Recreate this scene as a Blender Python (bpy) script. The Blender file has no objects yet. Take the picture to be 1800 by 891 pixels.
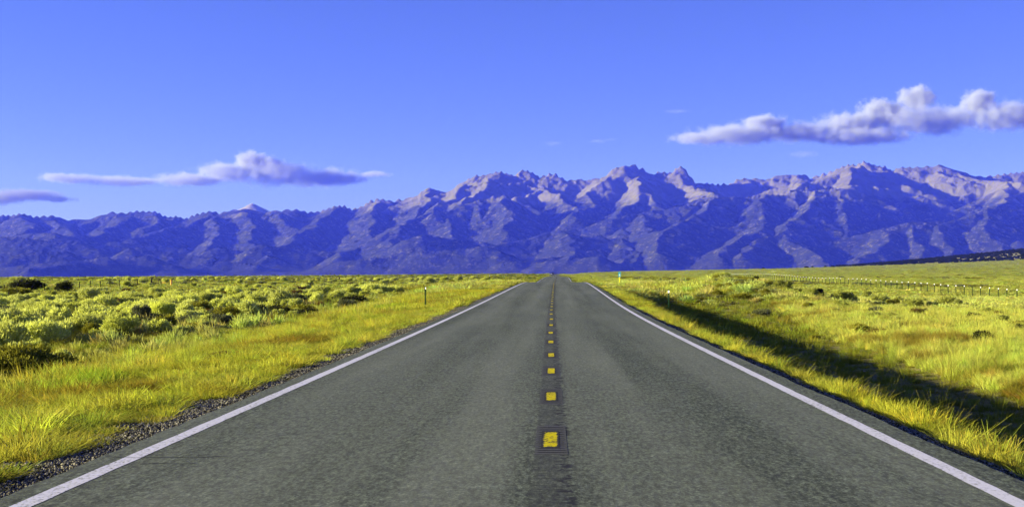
import bpy, bmesh, math, random
import numpy as np
from mathutils import Vector, Matrix

R = math.radians
rng = np.random.default_rng(7)
random.seed(7)

# ------------------------------------------------------------------ camera, sky, sun, exposure
F, VX, VY, EYE = 2250.0, 968.6, 484.5, 1.6          # photo focal length, vanishing point (photo pixels), eye height
SUN_EL, SUN_BACK = 12.0, 2.0                        # sun low on the left, square to the road

scene = bpy.context.scene
cam_d = bpy.data.cameras.new('camera')
cam_d.sensor_width = 36.0
cam_d.lens = 36.0 * F / 1800.0
cam_d.shift_x = -(VX - 900) / 1800.0
cam_d.shift_y = (VY - 445.5) / 1800.0
cam_d.clip_start, cam_d.clip_end = 0.1, 200000
cam = bpy.data.objects.new('camera', cam_d)
cam.location = (0, 0, EYE)
cam.rotation_euler = (R(90), 0, 0)
scene.collection.objects.link(cam)
scene.camera = cam

world = bpy.data.worlds.new("World")
scene.world = world
world.use_nodes = True
wn = world.node_tree
bg = wn.nodes['Background']
sky = wn.nodes.new('ShaderNodeTexSky')
sky.sky_type = 'NISHITA'
sky.sun_disc = False
sky.sun_elevation = R(SUN_EL)
sky.sun_rotation = R(-90 - SUN_BACK)
sky.altitude = 2300
sky.air_density, sky.dust_density, sky.ozone_density = 1.0, 0.3, 2.0
tint = wn.nodes.new('ShaderNodeMix'); tint.data_type = 'RGBA'; tint.blend_type = 'MULTIPLY'
tint.inputs['Factor'].default_value = 1.0
tint.inputs['B'].default_value = (0.52, 0.54, 1.36, 1)
wn.links.new(sky.outputs[0], tint.inputs['A'])
wn.links.new(tint.outputs['Result'], bg.inputs['Color'])
bg.inputs['Strength'].default_value = 0.050

sun_d = bpy.data.lights.new('sun', 'SUN')
sun_d.energy = 5.0
sun_d.angle = R(0.5)
sun_d.color = (1.0, 0.93, 0.78)
sun = bpy.data.objects.new('sun', sun_d)
to_sun = Vector((-math.cos(R(SUN_EL)) * math.cos(R(SUN_BACK)), -math.cos(R(SUN_EL)) * math.sin(R(SUN_BACK)), math.sin(R(SUN_EL))))
sun.rotation_euler = to_sun.to_track_quat('Z', 'Y').to_euler()
scene.collection.objects.link(sun)

vs = scene.view_settings
vs.view_transform = 'Standard'
vs.look = 'None'
vs.exposure = 1.68
vs.gamma = 1.0
vs.use_curve_mapping = False
scene.cycles.volume_bounces = 2
scene.cycles.max_bounces = 6
scene.cycles.transparent_max_bounces = 16
scene.cycles.use_denoising = True
scene.cycles.denoiser = 'OPENIMAGEDENOISE'
scene.cycles.denoising_prefilter = 'ACCURATE'
scene.cycles.denoising_input_passes = 'RGB_ALBEDO_NORMAL'
scene.cycles.volume_step_rate = 0.6
scene.cycles.volume_max_steps = 256

HAZE_COLOR, HAZE_DENSITY = (0.052, 0.082, 1.0), 3.0e-5

# ------------------------------------------------------------------ helpers
COL = scene.collection

def link(o, parent=None):
    COL.objects.link(o)
    if parent is not None:
        o.parent = parent
    return o

def mesh_np(name, verts, faces, mat=None, parent=None, smooth=False, mats=None, mat_idx=None):
    """verts (n,3), faces: (m,k) int array with fixed k."""
    me = bpy.data.meshes.new(name)
    verts = np.asarray(verts, np.float32); faces = np.asarray(faces, np.int32)
    n, (m, k) = len(verts), faces.shape
    me.vertices.add(n); me.vertices.foreach_set('co', verts.ravel())
    me.loops.add(m * k); me.loops.foreach_set('vertex_index', faces.ravel())
    me.polygons.add(m)
    me.polygons.foreach_set('loop_start', np.arange(0, m * k, k, dtype=np.int32))
    me.polygons.foreach_set('use_smooth', np.full(m, bool(smooth)))
    if mats:
        for x in mats: me.materials.append(x)
        me.polygons.foreach_set('material_index', np.asarray(mat_idx, np.int32))
    elif mat:
        me.materials.append(mat)
    me.update(); me.validate()
    return me

def obj_np(name, verts, faces, mat=None, parent=None, **k):
    return link(bpy.data.objects.new(name, mesh_np(name, verts, faces, mat, **k)), parent)

def obj_bm(name, bm, mat, parent=None, smooth=False):
    me = bpy.data.meshes.new(name)
    bmesh.ops.recalc_face_normals(bm, faces=bm.faces)
    bm.to_mesh(me); bm.free()
    me.materials.append(mat)
    if smooth:
        me.polygons.foreach_set('use_smooth', np.ones(len(me.polygons), bool))
    return link(bpy.data.objects.new(name, me), parent)

def grid_faces(rows, cols):
    a = (np.arange(rows - 1)[:, None] * cols + np.arange(cols - 1)[None, :]).ravel()
    return np.stack([a, a + 1, a + cols + 1, a + cols], 1)

def tag(o, label=None, cat=None, group=None, kind=None):
    if label: o['label'] = label
    if cat: o['category'] = cat
    if group: o['group'] = group
    if kind: o['kind'] = kind
    return o

def thing(name, loc, label, cat, group=None, rz=0.0):
    o = bpy.data.objects.new(name, None)
    o.empty_display_size = 0.2
    o.location = loc; o.rotation_euler = (0, 0, rz)
    link(o)
    return tag(o, label, cat, group)

def copy_tree(o, parent=None):
    c = o.copy(); COL.objects.link(c)
    if parent is not None: c.parent = parent
    for ch in list(o.children): copy_tree(ch, c)
    return c

def box(bm, cx, cy, cz, sx, sy, sz, bev=0.0):
    r = bmesh.ops.create_cube(bm, size=1.0, matrix=Matrix.Translation((cx, cy, cz)) @ Matrix.Diagonal((sx, sy, sz, 1)))
    if bev:
        es = list({e for v in r['verts'] for e in v.link_edges})
        bmesh.ops.bevel(bm, geom=es, offset=bev, segments=2, affect='EDGES')

def tube(bm, pts, radii, n=8, cap=True):
    rings = []
    for i, p in enumerate(pts):
        p = Vector(p)
        a = Vector(pts[max(0, i - 1)]); b = Vector(pts[min(len(pts) - 1, i + 1)])
        d = (b - a).normalized()
        q = d.to_track_quat('Z', 'Y')
        r = radii[i] if hasattr(radii, '__len__') else radii
        rings.append([bm.verts.new(p + q @ Vector((r * math.cos(2 * math.pi * k / n), r * math.sin(2 * math.pi * k / n), 0))) for k in range(n)])
    for i in range(len(rings) - 1):
        for k in range(n):
            bm.faces.new((rings[i][k], rings[i][(k + 1) % n], rings[i + 1][(k + 1) % n], rings[i + 1][k]))
    if cap:
        bm.faces.new(rings[0][::-1]); bm.faces.new(rings[-1])

# numpy gradient noise
def perlin(x, y, seed=0):
    xi = np.floor(x).astype(np.int64); yi = np.floor(y).astype(np.int64)
    xf = x - xi; yf = y - yi
    def g(ix, iy):
        h = (ix * 374761393 + iy * 668265263 + seed * 2147483647) & 0xffffffff
        h = ((h ^ (h >> 13)) * 1274126177) & 0xffffffff
        h = (h ^ (h >> 16)) & 0xffff
        a = h * (2 * np.pi / 65536.0)
        return np.cos(a), np.sin(a)
    u = xf * xf * xf * (xf * (xf * 6 - 15) + 10); v = yf * yf * yf * (yf * (yf * 6 - 15) + 10)
    a = g(xi, yi); b = g(xi + 1, yi); c = g(xi, yi + 1); d = g(xi + 1, yi + 1)
    n00 = a[0] * xf + a[1] * yf; n10 = b[0] * (xf - 1) + b[1] * yf
    n01 = c[0] * xf + c[1] * (yf - 1); n11 = d[0] * (xf - 1) + d[1] * (yf - 1)
    return 1.5 * ((n00 * (1 - u) + n10 * u) * (1 - v) + (n01 * (1 - u) + n11 * u) * v)

def fbm(x, y, oct=4, seed=0, gain=0.5, lac=2.03):
    s = 0; a = 1.0; t = 0
    for i in range(oct):
        s = s + a * perlin(x, y, seed + i * 17); t += a
        a *= gain; x = x * lac + 11.3; y = y * lac - 7.7
    return s / t

def ridged(x, y, oct=5, seed=0, gain=0.5, lac=2.1):
    s = 0; a = 1.0; t = 0; w = 1.0
    for i in range(oct):
        n = 1 - np.abs(perlin(x, y, seed + i * 31)); n = n * n
        s = s + a * n * w; t += a; w = np.clip(n * 1.6, 0, 1)
        a *= gain; x = x * lac + 3.1; y = y * lac + 9.4
    return s / t

def sstep(a, b, x):
    t = np.clip((x - a) / (b - a), 0, 1)
    return t * t * (3 - 2 * t)

def X_of(px, d): return (px - VX) / F * d
def Z_of(py, d): return EYE + (VY - py) / F * d

# ------------------------------------------------------------------ node materials
class NT:
    def __init__(self, name):
        self.m = bpy.data.materials.new(name); self.m.use_nodes = True
        self.t = self.m.node_tree; self.t.nodes.clear()
        self.out = self.t.nodes.new('ShaderNodeOutputMaterial')
    def n(self, kind, **k):
        o = self.t.nodes.new('ShaderNode' + kind)
        for a, v in k.items(): setattr(o, a, v)
        return o
    def l(self, a, b): self.t.links.new(a, b)
    def set(self, sock, v):
        if hasattr(v, 'is_output') or isinstance(v, bpy.types.NodeSocket): self.l(v, sock)
        else: sock.default_value = v
    def math(self, op, a, b=0.0, c=None, clamp=False):
        o = self.n('Math', operation=op, use_clamp=clamp)
        self.set(o.inputs[0], a); self.set(o.inputs[1], b)
        if c is not None: self.set(o.inputs[2], c)
        return o.outputs[0]
    def mix(self, f, a, b, blend='MIX'):
        o = self.n('Mix', data_type='RGBA', blend_type=blend)
        self.set(o.inputs['Factor'], f)
        for s, v in (('A', a), ('B', b)):
            if isinstance(v, tuple) and len(v) == 3: v = (*v, 1)
            self.set(o.inputs[s], v)
        return o.outputs['Result']
    def noise(self, vec, scale, detail=3.0, rough=0.55, dist=0.0):
        o = self.n('TexNoise'); o.inputs['Scale'].default_value = scale
        o.inputs['Detail'].default_value = detail; o.inputs['Roughness'].default_value = rough
        o.inputs['Distortion'].default_value = dist
        self.l(vec, o.inputs['Vector'])
        return o.outputs['Fac']
    def ramp(self, x, lo, hi):
        o = self.n('MapRange', interpolation_type='SMOOTHSTEP')
        self.set(o.inputs['Value'], x); o.inputs['From Min'].default_value = lo; o.inputs['From Max'].default_value = hi
        return o.outputs[0]
    def scale(self, vec, s):
        o = self.n('VectorMath', operation='MULTIPLY'); self.l(vec, o.inputs[0]); o.inputs[1].default_value = s
        return o.outputs[0]
    def bsdf(self, color, rough=0.8, spec=0.2, metal=0.0, bump=None, bump_d=0.01, bump_s=0.5):
        b = self.n('BsdfPrincipled')
        if isinstance(color, tuple) and len(color) == 3: color = (*color, 1)
        self.set(b.inputs['Base Color'], color); self.set(b.inputs['Roughness'], rough)
        b.inputs['Specular IOR Level'].default_value = spec; b.inputs['Metallic'].default_value = metal
        if bump is not None:
            q = self.n('Bump'); q.inputs['Strength'].default_value = bump_s; q.inputs['Distance'].default_value = bump_d
            self.l(bump, q.inputs['Height']); self.l(q.outputs[0], b.inputs['Normal'])
        self.l(b.outputs[0], self.out.inputs['Surface'])
        return b

def simple(name, color, rough=0.6, spec=0.3, metal=0.0, var=0.25, scale=20.0):
    t = NT(name)
    g = t.n('TexCoord').outputs['Object']
    f = t.noise(g, scale, 4)
    c = t.mix(f, tuple(x * (1 - var) for x in color), tuple(min(1, x * (1 + var)) for x in color))
    t.bsdf(c, rough, spec, metal)
    return t.m

# ------------------------------------------------------------------ the lie of the land
_ry = np.arange(-400, 4000.0)
_k = np.array([(-400, 0), (0, 0), (40, .02), (60, .13), (100, .50), (140, .84), (165, .80), (215, .20), (263, .30), (310, .66), (364, 1.05),
               (450, 1.2), (600, .93), (740, .95), (850, 1.4), (950, 1.95), (1100, 2.95), (1160, 2.9), (1400, -2), (4000, -6)])
_rz = np.interp(_ry, _k[:, 0], _k[:, 1])
_ker = np.exp(-0.5 * (np.arange(-45, 46) / 13.0) ** 2); _ker /= _ker.sum()
_rz = np.convolve(np.pad(_rz, 45, mode='edge'), _ker, mode='valid')
def road_z(y): return np.interp(y, _ry, _rz)

def _sm(ks, w=12):
    ks = np.array(ks, float)
    t = np.interp(_ry, ks[:, 0], ks[:, 1])
    ker = np.exp(-0.5 * (np.arange(-3 * w, 3 * w + 1) / w) ** 2); ker /= ker.sum()
    return np.convolve(np.pad(t, 3 * w, mode='edge'), ker, mode='valid')
_xc = _sm([(-400, 0), (55, 0), (140, .32), (263, .75), (364, 1.6), (740, 2.2), (1100, 2.5), (4000, 3)])
_xl = _sm([(-400, -3.62), (12, -3.62), (50, -3.65), (140, -3.0), (263, -2.7), (364, -1.95), (740, -1.3), (1100, -1.0), (4000, -1)])
_xr = _sm([(-400, 3.24), (12, 3.24), (50, 3.22), (140, 3.95), (263, 4.2), (364, 4.95), (740, 5.6), (1100, 5.9), (4000, 6)])
def XC(y): return np.interp(y, _ry, _xc)
def XL(y): return np.interp(y, _ry, _xl)
def XR(y): return np.interp(y, _ry, _xr)
EDGE_L, EDGE_R = 0.30, 0.36                          # asphalt beyond the white lines

HZ = np.array([(-600, 492), (0, 488.5), (300, 486.8), (600, 484.2), (900, 481.3), (1010, 480.6), (1100, 477), (1200, 475.6), (1380, 472),
               (1500, 468.5), (1600, 465), (1700, 461), (1800, 457), (2000, 449), (2600, 430)])
DK = np.array([(-600, 494), (0, 490.5), (900, 484), (1200, 478), (1400, 474), (1480, 469), (1500, 467.3), (1550, 463), (1600, 458.5), (1700, 449),
               (1800, 438.5), (2000, 420), (2600, 400)])

def plain_z(x, y):
    yy = np.maximum(y, 60.0)
    px = np.clip(VX + F * x / yy, -600, 2600)
    side = sstep(-6, 6, x)
    zl = np.interp(y, [0, 100, 165, 200, 240, 320, 400], [-1.05, -1.0, -.95, -.45, -.25, -.1, -.15])
    zr = np.interp(y, [0, 100, 140, 165, 200, 254, 330, 400], [-1.15, -1.3, -1.5, -1.6, -1.05, -.5, -.05, .4])
    zn = zl * (1 - side) + zr * side
    z26 = EYE + 2600 * (VY - np.interp(px, HZ[:, 0], HZ[:, 1])) / F
    z36 = EYE + 3600 * (VY - np.interp(px, DK[:, 0], DK[:, 1])) / F
    t = np.clip((y - 400) / 2200, 0, 1)
    z = zn + (z26 - zn) * t ** 1.5
    t2 = np.clip((y - 2600) / 1000, 0, 1)
    z = np.where(y > 2600, z26 + (z36 - z26) * t2, z)
    t3 = sstep(3600, 7000, y)
    z = np.where(y > 3600, z * (1 - t3) - 25 * t3, z)
    return z

def edge_dist(x, y):
    """metres outside the asphalt (negative on it); second value: side"""
    r = x - (XR(y) + EDGE_R); l = (XL(y) - EDGE_L) - x
    return np.where(x > 0.5 * (XR(y) + XL(y)), r, l), x > 0.5 * (XR(y) + XL(y))

_pr = np.array([(-9, -.06), (-.2, -.06), (0, -.05), (.3, -.08), (.7, -.19), (1.2, -.42), (1.7, -.76), (3.1, -1.58), (5.8, -1.82), (8.2, -1.72), (11, -1.32), (16, -1.12), (40, -1.05)])
_pl = np.array([(-9, -.06), (-.2, -.06), (0, -.07), (.6, -.10), (1.6, -.15), (3.5, -.34), (8, -.9), (12, -1.0), (40, -1.0)])

def ground_z(x, y):
    x = np.asarray(x, float); y = np.asarray(y, float)
    v, right = edge_dist(x, y)
    rz = road_z(y)
    st = 1 / np.clip(1 - .005 * (y - 27), .62, 1.06)
    Fd = np.interp(y, [0, 85, 135, 200], [1, 1, .3, .2])
    ve = v / st
    pr = np.interp(ve, _pr[:, 0], _pr[:, 1]); pr = np.where(ve > .8, -.20 + (pr + .20) * Fd, pr)
    fl = np.interp(y, [0, 60, 150, 300], [1, 1, .6, .3])
    pl = np.interp(v, _pl[:, 0], _pl[:, 1]) * np.where(v > 1, fl, 1)
    prof = rz + np.where(right, pr, pl)
    W = np.interp(y, [0, 60, 200, 400], [22, 24, 38, 60])
    w = sstep(8.5, W, v)
    z = prof * (1 - w) + plain_z(x, y) * w
    bump = 0.10 * fbm(x * .12, y * .12, 3, 5) + 0.05 * fbm(x * .6, y * .6, 2, 9)
    und = 0.35 * fbm(x * .012, y * .012, 2, 12) * sstep(90, 200, y) * sstep(25, 60, v) * (1 - sstep(1500, 2500, y))
    mound = 1.25 * np.exp(-((x - 18.5 - .02 * (y - 125)) / 5.0) ** 2 - ((y - 125) / 26.0) ** 2)
    return z + bump * sstep(.8, 4, v) + und + mound

def make_ground():
    ys = list(np.arange(-30, 70, .5)); 
    while ys[-1] < 27500: ys.append(ys[-1] * 1.016)
    cs = list(np.arange(0, 18, .25)); 
    while cs[-1] < 15500: cs.append(cs[-1] * 1.06)
    ys = np.array(ys); cs = np.array([-c for c in cs[:0:-1]] + cs)
    Yg, Cg = np.meshgrid(ys, cs, indexing='ij')
    Xg = Cg + .5 * (XL(Yg) + XR(Yg))
    Zg = ground_z(Xg, Yg)
    v = np.stack([Xg, Yg, Zg], -1).reshape(-1, 3)
    o = obj_np('ground', v, grid_faces(len(ys), len(cs)), mat_ground(), smooth=True)
    e, s = edge_dist(v[:, 0], v[:, 1])
    at = o.data.attributes.new('edge', 'FLOAT', 'POINT'); at.data.foreach_set('value', e.astype(np.float32))
    tag(o, kind='structure')
    return o

def mat_ground():
    t = NT('dry_grassland_soil')
    p = t.n('NewGeometry').outputs['Position']
    e = t.n('Attribute', attribute_name='edge').outputs['Fac']
    big = t.noise(p, .03, 5, .6); mid = t.noise(p, .5, 5, .65); fine = t.noise(p, 9, 4, .7); pebble = t.noise(p, 45, 2, .6)
    soil = t.mix(fine, (0.0975, 0.0788, 0.0263), (0.1950, 0.1688, 0.0525))
    straw = t.mix(t.ramp(mid, .35, .65), (0.1950, 0.1762, 0.0413), (0.3000, 0.2775, 0.0825))
    straw = t.mix(t.math('MULTIPLY', t.ramp(big, .45, .65), .55), straw, (0.2025, 0.2175, 0.0375))
    sep = t.n('SeparateXYZ'); t.l(p, sep.inputs[0])
    far = t.ramp(sep.outputs[1], 60, 500)
    near = t.mix(t.ramp(fine, .4, .62), soil, straw)
    c = t.mix(far, near, straw)
    grav = t.mix(t.ramp(pebble, .35, .65), (.06, .057, .048), (0.1950, 0.1837, 0.1575))
    ge = t.math('ADD', e, t.math('MULTIPLY', t.math('SUBTRACT', mid, .5), 1.6))
    c = t.mix(t.ramp(ge, .35, .85), grav, c)
    t.bsdf(c, .95, .05, bump=t.math('ADD', fine, pebble), bump_d=.03, bump_s=.8)
    return t.m

make_ground()

# ------------------------------------------------------------------ road
def road_strip(name, ys, fx0, fx1, ncol, lift, mat, skirt=0.0, ragged=False):
    t = np.linspace(0, 1, ncol)
    x0, x1 = fx0(ys), fx1(ys)
    Xs = x0[:, None] * (1 - t) + x1[:, None] * t
    Ys = np.repeat(ys[:, None], ncol, 1)
    Zs = np.repeat(road_z(ys)[:, None], ncol, 1) + lift
    if skirt:
        Xs = np.concatenate([Xs[:, :1] - .03, Xs, Xs[:, -1:] + .03], 1); Ys = np.concatenate([Ys[:, :1], Ys, Ys[:, -1:]], 1)
        Zs = np.concatenate([Zs[:, :1] - skirt, Zs, Zs[:, -1:] - skirt], 1); ncol += 2
    V = np.stack([Xs, Ys, Zs], -1).reshape(-1, 3)
    o = obj_np(name, V, grid_faces(len(ys), ncol), mat)
    la = o.data.attributes.new('lat', 'FLOAT', 'POINT')
    la.data.foreach_set('value', (V[:, 0] - XC(V[:, 1])).astype(np.float32))
    if ragged:
        uu = np.abs(np.linspace(-1, 1, ncol))[None, :] * np.ones((len(ys), 1)); vv = np.abs(np.linspace(-1, 1, len(ys)))[:, None] * np.ones((1, ncol))
        ra = o.data.attributes.new('rim', 'FLOAT', 'POINT'); ra.data.foreach_set('value', np.maximum(uu, vv ** 2.5).ravel().astype(np.float32))
    return tag(o, kind='structure')

def mat_asphalt():
    t = NT('worn_asphalt')
    p = t.n('NewGeometry').outputs['Position']
    lat = t.n('Attribute', attribute_name='lat').outputs['Fac']
    agg = t.n('TexVoronoi'); agg.inputs['Scale'].default_value = 55; t.l(p, agg.inputs['Vector'])
    rgb = t.n('SeparateColor'); t.l(agg.outputs['Color'], rgb.inputs[0])
    speck = t.noise(p, 38, 3, .75)
    sp2 = t.noise(p, 14, 3, .6)
    long = t.noise(t.scale(p, (1.1, .035, 1)), 1.0, 4, .6)
    blot = t.noise(t.scale(p, (.5, .12, 1)), 1.0, 4, .6)
    c = t.mix(rgb.outputs[0], (0.0470, 0.0579, 0.0386), (0.1722, 0.2007, 0.1327))
    c = t.mix(t.ramp(speck, .42, .60), t.mix(1.0, c, (.55, .55, .55), 'MULTIPLY'), c)
    c = t.mix(t.ramp(sp2, .35, .7), t.mix(1.0, c, (.78, .78, .78), 'MULTIPLY'), c)
    g1 = t.noise(t.scale(p, (22, 6, 1)), 1.0, 4, .75); g2 = t.noise(t.scale(p, (5, 1.6, 1)), 1.0, 4, .65)
    c = t.mix(t.ramp(g1, .34, .66), t.mix(1.0, c, (.26, .26, .25), 'MULTIPLY'), t.mix(1.0, c, (1.62, 1.62, 1.58), 'MULTIPLY'))
    c = t.mix(t.ramp(g2, .35, .65), t.mix(1.0, c, (.74, .74, .73), 'MULTIPLY'), c)
    # wheel paths and paler bands along the lanes
    k = t.math('ADD', t.math('MULTIPLY', t.ramp(long, .40, .62), .55), t.math('MULTIPLY', t.ramp(blot, .40, .62), .25))
    c = t.mix(k, c, t.mix(.35, c, (0.2080, 0.2200, 0.1640)))
    wp = t.math('COSINE', t.math('MULTIPLY', t.math('ADD', t.math('ABSOLUTE', lat), -.75), 2 * math.pi / 1.9))
    c = t.mix(t.math('MULTIPLY', t.ramp(wp, -.6, .9), .26), c, t.mix(.4, c, (.27, .285, .225)))
    # dark sealed seam down the middle
    d = t.math('ABSOLUTE', t.math('ADD', lat, t.math('MULTIPLY', t.math('SUBTRACT', t.noise(t.scale(p, (1, .5, 1)), 2.0, 2), .5), .06)))
    seam = t.math('SUBTRACT', 1.0, t.ramp(d, .12, .17))
    sw = t.noise(t.scale(p, (1, .25, 1)), 2.2, 3)
    c = t.mix(t.math('MULTIPLY', seam, t.math('MULTIPLY_ADD', sw, .5, .14)), c, (.03, .031, .03))
    st = t.math('MULTIPLY', seam, t.ramp(t.noise(t.scale(p, (.7, 6.0, 1)), 2.0, 4, .7), .52, .62))
    c = t.mix(t.math('MULTIPLY', st, .65), c, (.014, .014, .014))
    # oil spatters on the right side of the seam
    do = t.math('ABSOLUTE', t.math('SUBTRACT', lat, .11))
    oil = t.math('MULTIPLY', t.math('SUBTRACT', 1.0, t.ramp(do, .03, .13)), t.ramp(t.noise(t.scale(p, (1.0, .8, 1)), 9.0, 4, .65), .50, .58))
    c = t.mix(oil, c, (.009, .009, .010))
    t.bsdf(c, .9, .18, bump=t.math('ADD', t.math('MULTIPLY', rgb.outputs[1], .6), speck), bump_d=.006, bump_s=.55)
    return t.m

def road_ys():
    y = list(np.arange(-30, 90, .25))
    while y[-1] < 1500: y.append(y[-1] * 1.008)
    return np.array(y)
RY = road_ys()
def wob(y, s): return .05 * fbm(y * .35, y * 0 + s, 3, 3) + .03 * fbm(y * 1.9, y * 0 + s, 2, 4)
road_strip('road', RY, lambda y: XL(y) - EDGE_L + wob(y, 1.3), lambda y: XR(y) + EDGE_R + wob(y, 8.1), 9, .02, mat_asphalt(), skirt=.09)

def mat_paint(name, col, wear_lo, wear_hi, under=(.08, .08, .075), sc=26, rim=False):
    t = NT(name)
    p = t.n('NewGeometry').outputs['Position']
    a = t.noise(p, sc, 4, .7); b = t.noise(t.scale(p, (1, .2, 1)), 1.5, 3)
    f = t.math('ADD', a, t.math('MULTIPLY', t.math('SUBTRACT', b, .5), .25))
    if rim:
        e = t.n('Attribute', attribute_name='rim').outputs['Fac']
        f = t.math('SUBTRACT', f, t.math('MULTIPLY', t.ramp(e, .55, 1.0), .34))
    w = t.ramp(f, wear_lo, wear_hi)
    c = t.mix(w, under, t.mix(t.noise(p, 70, 2), tuple(x * .82 for x in col), col))
    t.bsdf(c, .9, .04, bump=a, bump_d=.004, bump_s=.4)
    return t.m
M_white = mat_paint('white_line_paint', (.60, .585, .64), .30, .48, under=(.12, .125, .10))
M_yellow = mat_paint('yellow_line_paint', (.58, .48, .006), .36, .52, under=(.035, .035, .032), sc=20, rim=True)
road_strip('edge_line', RY, lambda y: XL(y) - .074 + .012 * fbm(y * 1.3, y * 0 + 4, 2, 21), lambda y: XL(y) + .074 + .012 * fbm(y * 1.6, y * 0 + 2, 2, 22), 3, .0222, M_white)
road_strip('edge_line', RY, lambda y: XR(y) - .074 + .012 * fbm(y * 1.3, y * 0 + 7, 2, 23), lambda y: XR(y) + .074 + .012 * fbm(y * 1.6, y * 0 + 9, 2, 24), 3, .0222, M_white)

def mat_rumble():
    t = NT('milled_rumble_asphalt')
    p = t.n('NewGeometry').outputs['Position']
    s = t.n('SeparateXYZ'); t.l(p, s.inputs[0])
    yy = t.math('ADD', s.outputs[1], t.math('MULTIPLY', t.noise(p, 9, 2), .035))
    w = t.math('SINE', t.math('MULTIPLY', yy, 2 * math.pi / .145))
    n = t.noise(p, 42, 3, .7)
    g = t.ramp(t.math('ADD', w, t.math('MULTIPLY', t.math('SUBTRACT', n, .5), 2.6)), -.3, .6)
    c = t.mix(g, (.012, .012, .013), t.mix(n, (.04, .04, .037), (.10, .10, .092)))
    e = t.n('Attribute', attribute_name='rim').outputs['Fac']
    c = t.mix(t.ramp(t.math('ADD', e, t.math('MULTIPLY', t.math('SUBTRACT', n, .5), .9)), .72, 1.0), c, (.058, .060, .054))
    t.bsdf(c, .9, .15, bump=w, bump_d=.008, bump_s=.6)
    return t.m
M_rum = mat_rumble()
DASH_Y = [(7.45, .6)] + [(F * EYE / v, F * EYE * .00035 * .5) for v in (292.5, 215.5, 170.5, 142.5, 119.5, 103.5, 90.5, 80.5, 72.3, 65.5)]
yy = DASH_Y[-1][0] + 4.55
while yy < 330:
    DASH_Y.append((yy, .63)); yy += 4.55
for i, (yc, hl) in enumerate(DASH_Y):
    k = 1.0 if i > 4 else .93 + .14 * random.random()
    off = random.uniform(-.012, .012)
    ys = np.linspace(yc - hl, yc + hl, 15)
    road_strip('centre_dash', ys, lambda y: XC(y) + off - .080 * k, lambda y: XC(y) + off + .088 * k, 11, .0226, M_yellow, ragged=True)
    if i < 8:
        ys = np.linspace(yc - 1.05, yc + 1.12, 25)
        road_strip('rumble_strip', ys, lambda y: XC(y) - .145, lambda y: XC(y) + .15, 9, .0213, M_rum, ragged=True)
M_line = simple('dark_line', (.02, .02, .02), .8, .2)  # thin wavering dark lines laid across the left lane
for (px0, px1, py, wd) in ((165, 400, 808, .012), (248, 345, 820, .010), (812, 868, 551, .06)):
    d = F * EYE / (py - VY) * (1.0 if py > 600 else .965)
    xs = np.linspace(X_of(px0, d), X_of(px1, d), 40)
    xs = xs[xs > XL(np.array([d]))[0] - EDGE_L + .03]
    wv = d + .16 * fbm(xs * 1.6, xs * 0 + py, 4, 8)
    V = []
    for x, y in zip(xs, wv):
        h = wd * (.4 + .6 * abs(math.sin(x * 7)))
        V += [(x, y - h, road_z(y) + .0225), (x, y + h, road_z(y) + .0225)]
    f = np.array([(2 * i, 2 * i + 2, 2 * i + 3, 2 * i + 1) for i in range(len(xs) - 1)])
    tag(obj_np('dark_road_line', np.array(V), f, M_line), kind='structure')

# ------------------------------------------------------------------ mountain range
SIL = """-400,392 -250,380 -100,386 0,377 20,378 37,374 60,380 75,379 97,378 110,384 127,385 150,386 160,385 180,376 197,372 220,374 238,370 258,371 275,371 287,378
297,381 310,379 325,384 340,377 360,372 373,370 386,374 400,370 424,366 432,367 452,370 466,374 485,369 497,368 520,367 540,372 560,371
590,361 605,360 617,367 630,364 640,360 648,353 665,348 677,350 690,353 705,349 720,347 735,340 755,330 780,338 790,335 815,318 835,308
855,306 876,300 890,303 903,308 908,305 915,297 930,300 940,305 948,311 957,307 966,304 978,305 988,312 998,317 1010,314 1030,315 1055,313
1067,307 1075,297 1083,294 1090,295 1100,287 1108,288 1118,289 1127,293 1138,302 1143,306 1155,302 1162,300 1172,303 1180,303 1187,296
1195,291 1203,294 1210,306 1218,314 1222,322 1235,322 1247,321 1262,323 1285,322 1292,316 1307,312 1320,314 1338,313 1350,315 1368,308
1378,307 1392,308 1405,304 1425,311 1440,306 1465,299 1480,292 1495,287 1505,289 1518,282 1532,288 1545,291 1556,291 1567,299 1583,293
1610,293 1635,291 1650,289 1660,292 1675,296 1695,303 1725,310 1755,306 1780,303 1800,301 1900,296 2050,310 2250,300"""
SIL = np.array([tuple(map(float, s.split(','))) for s in SIL.split()])
K = 1000.0
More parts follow.
